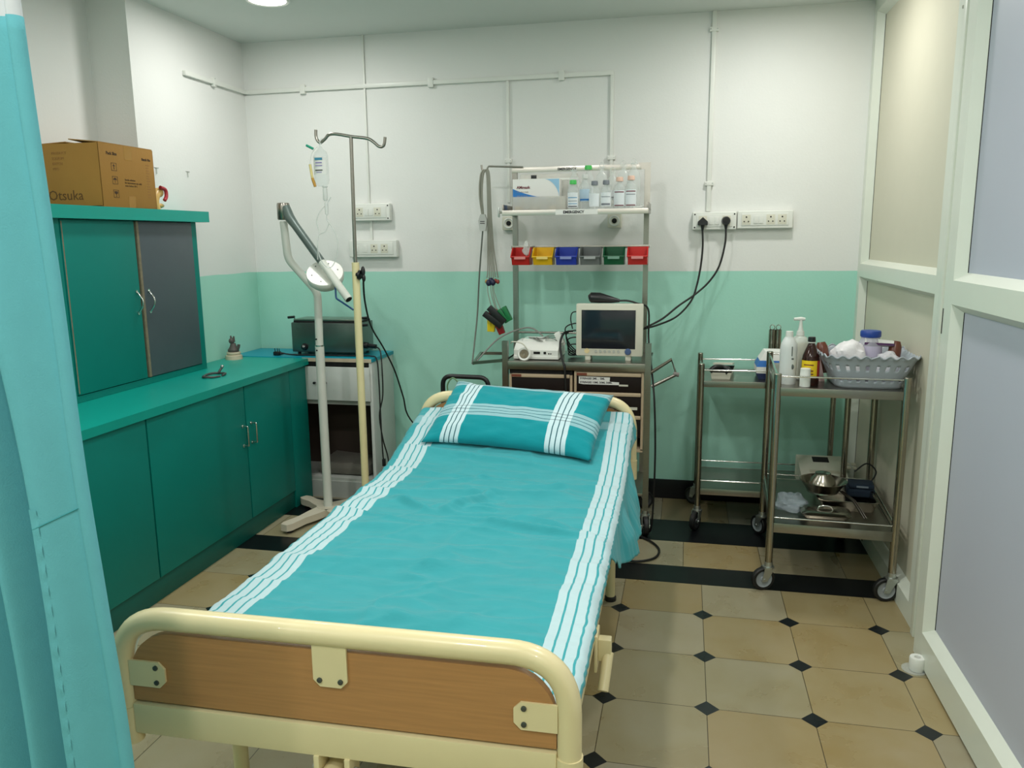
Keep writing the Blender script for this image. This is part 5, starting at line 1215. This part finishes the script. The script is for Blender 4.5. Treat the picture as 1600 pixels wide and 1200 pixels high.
# basket contents
bz = FZ+.006
def crumple(name, label, cat, c, sx, sy, sz, m, seed, amp=.018, zmin=None):
    b = MB(); b.sphere((0, 0, 0), 1, m, 40)
    for v in b.bm.verts:
        n1 = noise.noise(v.co*1.7+V((seed, 0, 0))); n2 = noise.noise(v.co*4.5+V((0, seed, 0)))
        q = V((math.copysign(abs(v.co.x)**.7, v.co.x)*sx, math.copysign(abs(v.co.y)**.7, v.co.y)*sy, v.co.z*sz)); q += v.co.normalized()*(amp*n1+amp*.6*n2)
        v.co = q
        if v.co.z < -sz*.82: v.co.z = -sz*.82
    zlo = min(v.co.z for v in b.bm.verts)
    for v in b.bm.verts: v.co += V((c[0], c[1], c[2]-zlo))
    return single(b, name, label, cat, c, sharp=50)
M_tiss = mat('white_wrapped_tissue', (232, 230, 232), .6, var=.05, scale=40, bump=.5, bscale=25)
crumple('tissue_pack', 'crumpled white wrapped pack in the left of the grey basket', 'pack', (ccx-.055, ccy+.03, bz), .072, .075, .09, M_tiss, 3.1, .016)
crumple('gauze_packet', 'clear white gauze packet in the right of the grey basket', 'pack', (ccx+.085, ccy-.055, bz), .052, .05, .072, mat('cloudy_wrap', (220, 220, 226), .35, alpha=.8, bump=.5), 8.3, .012)
c = V((ccx+.035, ccy+.06, bz)); hJ = P(1355, 516, Y=c.y).z-bz; rJ = .047
t = bottle('lidded_jar', 'clear jar with a blue lid standing in the grey basket', c, [(0, 0), (rJ, .002), (rJ, hJ*.72), (rJ*.82, hJ*.82), (rJ*.80, hJ*.86), (0, hJ*.86)], mat('violet_tinted_plastic', (206, 204, 220), .15, alpha=.5), parts=(('lid', [(0, hJ), (rJ*.82, hJ*.995), (rJ*.88, hJ*.97), (rJ*.88, hJ*.885), (rJ*.82, hJ*.865), (0, hJ*.86)], mat('royal_blue_plastic', (30, 66, 150), .4), 1),))
label_wrap(t, c, rJ, hJ*.48, hJ*.70, mat('violet_label', (196, 190, 214), .6), 2.6, 0)
q = V((ccx+.06, ccy+.02, FZ+hb*1.22))
b = MB(); b.prism([q+V((-.055, .0, .0)), q+V((.06, .0, -.004)), q+V((.062, .012, .016)), q+V((-.05, .012, .028))], (0, .05, -.012), M_white); b.prism([q+V((-.056, -.0008, -.0)), q+V((.061, -.0008, -.004)), q+V((.061, -.0008, .006)), q+V((-.055, -.0008, .010))], (0, .0016, 0), mat('plum_print', (84, 50, 92), .6))
single(b, 'medicine_box', 'flat white box with a plum edge laid over the basket contents', 'box', q)
for dx, dy, lab, s in ((-.135, .08, 'reddish brown bottle end showing behind the white wrapped pack', -1), (.115, .03, 'brown bottle end showing at the right rim of the grey basket', 1)):
    a = V((ccx+dx, ccy+dy, bz+.02)); e = V((ccx+dx+s*.02, ccy+dy+.02, FZ+hb*(1.2 if s < 0 else 1.32)))
    b = MB(); b.sweep([a, a.lerp(e, .7), a.lerp(e, .86), e], [.024, .026, .024, .016], mat('red_brown_glass', (104, 56, 40), .3), 18); single(b, 'brown_bottle', lab, 'bottle', a, 'brown bottles in the basket')
# leaning leaflet and box between the brown bottle and the basket
q = P(1279, 598, Z=FZ+.001); b = MB(); b.prism([V((q.x-.005, .46, FZ+.001)), V((q.x+.03, .46, FZ+.001)), V((q.x+.012, .50, FZ+.10)), V((q.x-.022, .50, FZ+.10))], (0, .012, .0), mat('pale_pink_card', (206, 176, 172), .6)); single(b, 'card_packet', 'pale pink card packet leaning behind the brown bottle', 'packet', (q.x, .46, FZ))

# --- on the rear trolley
c0_ = P(1110, 588, Y=1.03); gx0, gx1 = P(1111, 580, Y=1.03).x, P(1142, 580, Y=1.03).x
t = thing('instrument_case', 'small beige case with open black interior on the rear trolley', 'case', ((gx0+gx1)/2, 1.12, BZt))
b = MB(); yb2 = 1.27; ins = .03
pts = lambda z, e: [V((gx0-e, 1.03-e, z)), V((gx1+e, 1.03-e, z)), V((gx1+e+ins, yb2+e, z)), V((gx0-e+ins, yb2+e, z))]
lo, hi = [b.bm.verts.new(v) for v in pts(BZt+.0005, -.004)], [b.bm.verts.new(v) for v in pts(BZt+.036, .003)]
for k in range(4): b.face((lo[k], lo[(k+1) % 4], hi[(k+1) % 4], hi[k]), M_offw)
b.face(lo[::-1], M_offw); b.face(hi, M_dark); b.build('case_body', t)
b = MB(); tz = BZt+.040
b.prism([V((gx0+ins*.35, 1.10, tz+.026)), V((gx1+ins*.35, 1.10, tz+.026)), V((gx1+ins, yb2, tz+.004)), V((gx0+ins, yb2, tz+.004))], (0, 0, .008), M_offw); b.build('lid', t)
b = MB(); b.sweep(catmull([V((gx0-.006, 1.03, BZt+.04)), V((gx0+.02, 1.035, BZt+.062)), V((gx0+.06, 1.06, BZt+.058)), V((gx1-.01, 1.05, BZt+.05)), V((gx1-.03, 1.03, BZt+.036))], 6), .013, M_blk, 12); b.build('black_pouch', t)
gx0, gx1 = P(1182, 575, Y=1.06).x, P(1182, 575, Y=1.06).x+.16
t = thing('glove_pack', 'blue and white pack with dark blue base on the rear trolley', 'pack', ((gx0+gx1)/2, 1.12, BZt)); hG = P(1205, 548, Y=1.1).z-BZt
def gl(z0, z1, m, nm, ins0=.0, ins1=.0):
    b = MB(); a = [V((gx0+.0+ins0, 1.05+ins0*.5, BZt+z0)), V((gx1-ins0, 1.05+ins0*.5, BZt+z0)), V((gx1-ins0, 1.20-ins0*.5, BZt+z0)), V((gx0+ins0, 1.20-ins0*.5, BZt+z0))]
    c_ = [V((gx0+ins1, 1.05+ins1*.5, BZt+z1)), V((gx1-ins1, 1.05+ins1*.5, BZt+z1)), V((gx1-ins1, 1.20-ins1*.5, BZt+z1)), V((gx0+ins1, 1.20-ins1*.5, BZt+z1))]
    A = [b.bm.verts.new(v) for v in a]; B = [b.bm.verts.new(v) for v in c_]
    b.face(A[::-1], m); b.face(B, m)
    for k in range(4): b.face((A[k], A[(k+1) % 4], B[(k+1) % 4], B[k]), m)
    b.build(nm, t)
gl(.001, .034, mat('navy_print', (24, 40, 84), .5), 'base_band', .012, .0); gl(.034, .066, M_paper, 'white_band'); gl(.066, .098, mat('bright_blue_print', (40, 110, 190), .5), 'blue_band', 0, .014); gl(.098, hG, M_paper, 'top_band', .014, .04)
c = V((P(1210, 545, Y=1.30).x, 1.30, BZt)); hT = P(1210, 515, Y=1.30).z-BZt
t = thing('forceps_jar', 'tall stainless jar with two forceps rings at the wall', 'jar', c)
for dx in (-.0155, .0155):
    b = MB(); b.lathe([(0, 0), (.017, 0), (.017, hT), (.0155, hT), (.0155, hT-.02), (0, hT-.02)], c+V((dx, 0, 0)), M_ss, 20); b.build('tube', t)
    b = MB(); b.sweep([c+V((dx+.012*math.cos(a), 0, hT+.012+.013*math.sin(a))) for a in [k*PI/9 for k in range(18)]], .0022, M_chrome, 8, closed=True); b.cyl(c+V((dx, 0, hT-.03)), c+V((dx, 0, hT+.001)), .003, M_chrome, n=8); b.build('ring_handle', t)

# --- lower shelves
LZ = .302
def tray(name, label, cx, cy, w, d, h, z, rz=0, flat_lid=False):
    t = thing(name, label, 'tray', (cx, cy, z), rz); M = WM[t.name]
    def rr(hw_, hd_, r, zz, n=5):
        out = []
        for sx, sy, a0 in ((1, 1, 0), (-1, 1, PI/2), (-1, -1, PI), (1, -1, 1.5*PI)):
            for k in range(n+1): a = a0+PI/2*k/n; out.append(M @ V((sx*(hw_-r)+r*math.cos(a), sy*(hd_-r)+r*math.sin(a), zz)))
        return out
    b = MB(); rings = [rr(w/2-.012, d/2-.012, .012, .001), rr(w/2-.004, d/2-.004, .02, h*.5), rr(w/2-.002, d/2-.002, .022, h), rr(w/2+.010, d/2+.010, .028, h+.001), rr(w/2+.010, d/2+.010, .028, h-.003)]
    vv = [[b.bm.verts.new(q) for q in ring] for ring in rings]
    b.face(vv[0], M_ss)
    for A, B in zip(vv, vv[1:]):
        for k in range(len(A)): b.face((A[k], A[(k+1) % len(A)], B[(k+1) % len(A)], B[k]), M_ss, True)
    o = b.build('pan', t, sharp=50); md = o.modifiers.new('gauge', 'SOLIDIFY'); md.thickness = .0012
    if flat_lid:
        b = MB(); ra, rb = rr(w/2+.011, d/2+.011, .028, h+.0025), rr(w/2-.006, d/2-.006, .022, h+.010)
        A = [b.bm.verts.new(q) for q in ra]; B = [b.bm.verts.new(q) for q in rb]; b.face(A[::-1], M_ss); b.face(B, M_ss)
        for k in range(len(A)): b.face((A[k], A[(k+1) % len(A)], B[(k+1) % len(A)], B[k]), M_ss, True)
        b.build('lid', t, sharp=50)
        b = MB(); b.sweep(catmull([M @ V(q) for q in ((-.03, -.0, h+.010), (-.022, 0, h+.022), (0, 0, h+.026), (.022, 0, h+.022), (.03, 0, h+.010))], 5), .004, M_chrome, 10); b.build('lid_handle', t)
    return t
a0, a1 = P(1258, 821, Z=LZ), P(1329, 823, Z=LZ)
tray('covered_tray', 'small covered steel tray at the front of the lower shelf', (a0.x+a1.x)/2+.005, .402, (a1.x-a0.x), .115, .026, LZ+.0005, R(-3), True)
tray('open_tray', 'larger open steel tray behind the covered tray on the lower shelf', .957, .635, .235, .29, .048, LZ+.0005, R(-2.8))
# bowls nested upside down on the open tray
bc = V((P(1285, 768, Y=.60).x, .60, LZ+.050))
t = thing('steel_basin', 'round steel basin resting on the open tray', 'bowl', bc)
Mt = Matrix.Rotation(R(6), 4, 'Y')
b = MB(); b.lathe([(0, .0), (.045, .0), (.07, .014), (.094, .052), (.102, .058), (.102, .060), (.094, .0565), (.066, .016), (.042, .003), (0, .003)], bc, M_ss, 36); b.build('basin', t)
q = bc + V((-.002, .0, .0045))
t = thing('steel_bowl', 'smaller steel bowl upturned inside the round basin', 'bowl', q)
b = MB(); b.lathe([(.064, .001), (.066, .001), (.062, .03), (.05, .062), (.034, .078), (.032, .084), (0, .084), (0, .081), (.048, .060), (.060, .03), (.064, .001)], q, M_ss, 32); b.build('shell', t)
b = MB(); b.lathe([(.03, .083), (.034, .085), (.034, .088), (.030, .089), (0, .089)], q, M_ss, 24); b.build('foot_ring', t)
# bp cuff, forceps, plastic bag, machine on the rear lower shelf
cu = V((P(1342, 762, Y=.72).x+.004, .715, LZ+.0125))
t = thing('pressure_cuff', 'navy blood pressure cuff folded on the open tray', 'cuff', cu, R(-6))
Mq = WM[t.name]
b = MB(); b.box(-.06, .06, -.05, .05, .001, .04, M_navy, .012, Mq, 3); b.build('folded_cuff', t)
b = MB(); b.box(-.052, .056, -.048, .047, .041, .062, M_navy, .008, Mq, 3); b.build('upper_fold', t)
text(t, 'lettering', 'BP cuff', Mq @ V((-.03, -.0588, .046)), Mq.to_3x3() @ V((1, 0, 0)), V((0, 0, 1)), .012, mat('grey_stitch', (150, 160, 170), .7)) if False else None
b = MB(); b.box(-.02, .03, -.0495, -.0475, .048, .056, mat('grey_stitch', (120, 132, 144), .7), 0, Mq); b.build('stitched_mark', t)
b = MB(); b.sweep(catmull([Mq @ V(q) for q in ((.05, .05, .05), (.07, .06, .10), (.03, .08, .13), (-.02, .07, .09))], 6), .0035, M_rub, 8); b.build('air_tube', t)
f0, f1 = P(1318, 795, Z=LZ+.062), P(1345, 800, Z=LZ+.03)
b = MB(); b.sweep([V((.925, .565, LZ+.072)), V((.965, .476, LZ+.056)), V((.998, .40, LZ+.005))], [.004, .006, .004], M_ss2, 8, flat=.6); b.sweep([V((.932, .567, LZ+.073)), V((.973, .478, LZ+.057)), V((1.008, .405, LZ+.005))], [.003, .005, .003], M_ss2, 8, flat=.6)
single(b, 'forceps', 'steel forceps leaning off the front rim of the open tray', 'forceps', (.998, .40, LZ))
pbc = P(1240, 800, Z=LZ)
crumple('plastic_bag', 'crumpled clear plastic bag at the left of the lower shelf', 'bag', (pbc.x-.005, .50, LZ+.0005), .066, .075, .034, mat('crinkled_film', (190, 202, 212), .12, alpha=.36, bump=.9, bscale=22), 5.5, .018)
ez = .2215
e0, e1 = P(1252, 740, Y=1.06).x, P(1325, 745, Y=1.06).x
t = thing('ecg_machine', 'beige ecg machine with dark display on the rear lower shelf', 'ecg machine', ((e0+e1)/2, 1.15, ez))
b = MB(); b.prism([(e0, y, z) for y, z in ((1.03, ez+.0005), (1.03, ez+.06), (1.05, ez+.075), (1.27, ez+.125), (1.29, ez+.115), (1.29, ez+.0005))], (e1-e0, 0, 0), M_offw); b.build('housing', t)
Msl = Matrix.Translation((0, 1.05, ez+.0752)) @ Matrix.Rotation(math.atan2(.05, .22), 4, 'X')
b = MB(); b.box(e0+.075, e0+.155, .15, .205, -.002, .0022, M_dark, .001, Msl); b.build('display', t)
b = MB(); b.box(e0+.045, e0+.19, .035, .06, -.002, .003, mat('pale_beige_key', (198, 192, 172), .5), .001, Msl); b.build('paper_slot', t)
for k in range(6):
    b = MB(); b.box(e0+.205+.028*(k % 3), e0+.225+.028*(k % 3), .09+.04*(k//3), .115+.04*(k//3), -.002, .003, MC['pale_beige_key'], .001, Msl); b.build('key', t)

# tape roll on the floor by the leaf
q = P(1432, 1047, Z=0)
t = thing('tape_roll', 'white adhesive tape roll standing on the floor by the right leaf', 'tape roll', (q.x, q.y, 0))
b = MB(); b.lathe([(.010, .004), (.024, .002), (.026, .006), (.026, .046), (.024, .05), (.011, .05), (.010, .046), (.010, .004)], (q.x, q.y, 0), M_white, 30); b.build('roll', t)
b = MB(); b.lathe([(0, .0), (.040, .0), (.041, .004), (.036, .004), (0, .002)], (q.x-.008, q.y, .0005), M_clear, 26); b.build('clear_holder', t)

# ================================================================== CURTAIN (near left)
KX, KY, KZ0, KZ1 = -.762, -2.0, .30, 1.832
t = thing('cubicle_curtain', 'turquoise cubicle curtain drawn aside at the near left edge', 'curtain', (KX-.2, KY, KZ0))
def path_curtain(u, z):
    """u 0 (hem of the front flap) .. 1 (far bunch); z metres"""
    h = (KZ1-z)/(KZ1-KZ0)                                    # 0 top .. 1 bottom
    hem = .105 - .028*min(1, h*1.6) + .004*math.sin(h*9)
    L1 = .10
    n = .006*noise.noise(V((u*6, z*2.2, 1)))
    fl = .062*h
    if u < .16:                                             # front flap: hem -> right fold
        s = u/.16; x = KX+fl - hem*(1-s); y = KY-.012-.022*(1-s)*math.sin(PI*min(1, s+.15)) + .012*s
        y -= .012*(1-s)
    elif u < .20:
        s = (u-.16)/.04; a = -PI/2 + PI*s; x = KX+fl + .012*math.cos(a); y = KY + .012*math.sin(a) + .012*s*0
    else:
        s = (u-.20)/.80; x = KX+fl - s*.62; y = KY+.016 + .045*math.sin(s*2*PI*6.5)*min(1, s*9) + .02*s - .0*h
    return V((x+n*.6, y+n, z))
b = MB(); b.grid(lambda i, j: path_curtain(i, KZ0+(KZ1-KZ0)*j), 200, 70, M_curt); cu_ = b.build('cloth', t, sharp=180)
md = cu_.modifiers.new('thickness', 'SOLIDIFY'); md.thickness = .002; md.offset = 0
b = MB(); b.grid(lambda i, j: path_curtain(i, KZ1+.36*j) if True else None, 200, 10, M_net); cn = b.build('net_header', t, sharp=180)
# stitched hem strip down the front flap, doubled below the seam
b = MB()
def hemf(i, j):
    z = KZ0+(1.075-KZ0)*j; p_ = path_curtain(.16*(.02+.20*i), z); return p_ + V((-.002, -.0022-.001*math.sin(j*140)*i, 0))
b.grid(hemf, 4, 160, M_curt); b.build('stitched_hem', t, sharp=180)
b = MB(); b.sweep([path_curtain(.16*k/14, 1.075-.035*(1-k/14)) + V((0, -.002, 0)) for k in range(15)], .0012, mat('curtain_seam', (70, 156, 162), .9), 6); b.build('seam', t)
t = thing('curtain_rail', 'white rail carrying the turquoise curtain', 'rail', (KX-.3, KY+.02, KZ1+.36))
b = MB(); b.sweep([(KX+.03, KY+.02, KZ1+.368), (XR_+.001, KY+.02, KZ1+.368)], .012, M_white, 12); b.build('tube', t)
b = MB(); b.cyl((XR_+.001, KY+.02, KZ1+.368), (XR_+.012, KY+.02, KZ1+.368), .03, M_white, n=20); b.build('wall_flange', t)
b = MB(); b.cyl((KX, KY+.02, KZ1+.37), (KX, KY+.02, H), .006, M_white, n=10); b.build('ceiling_drop', t)
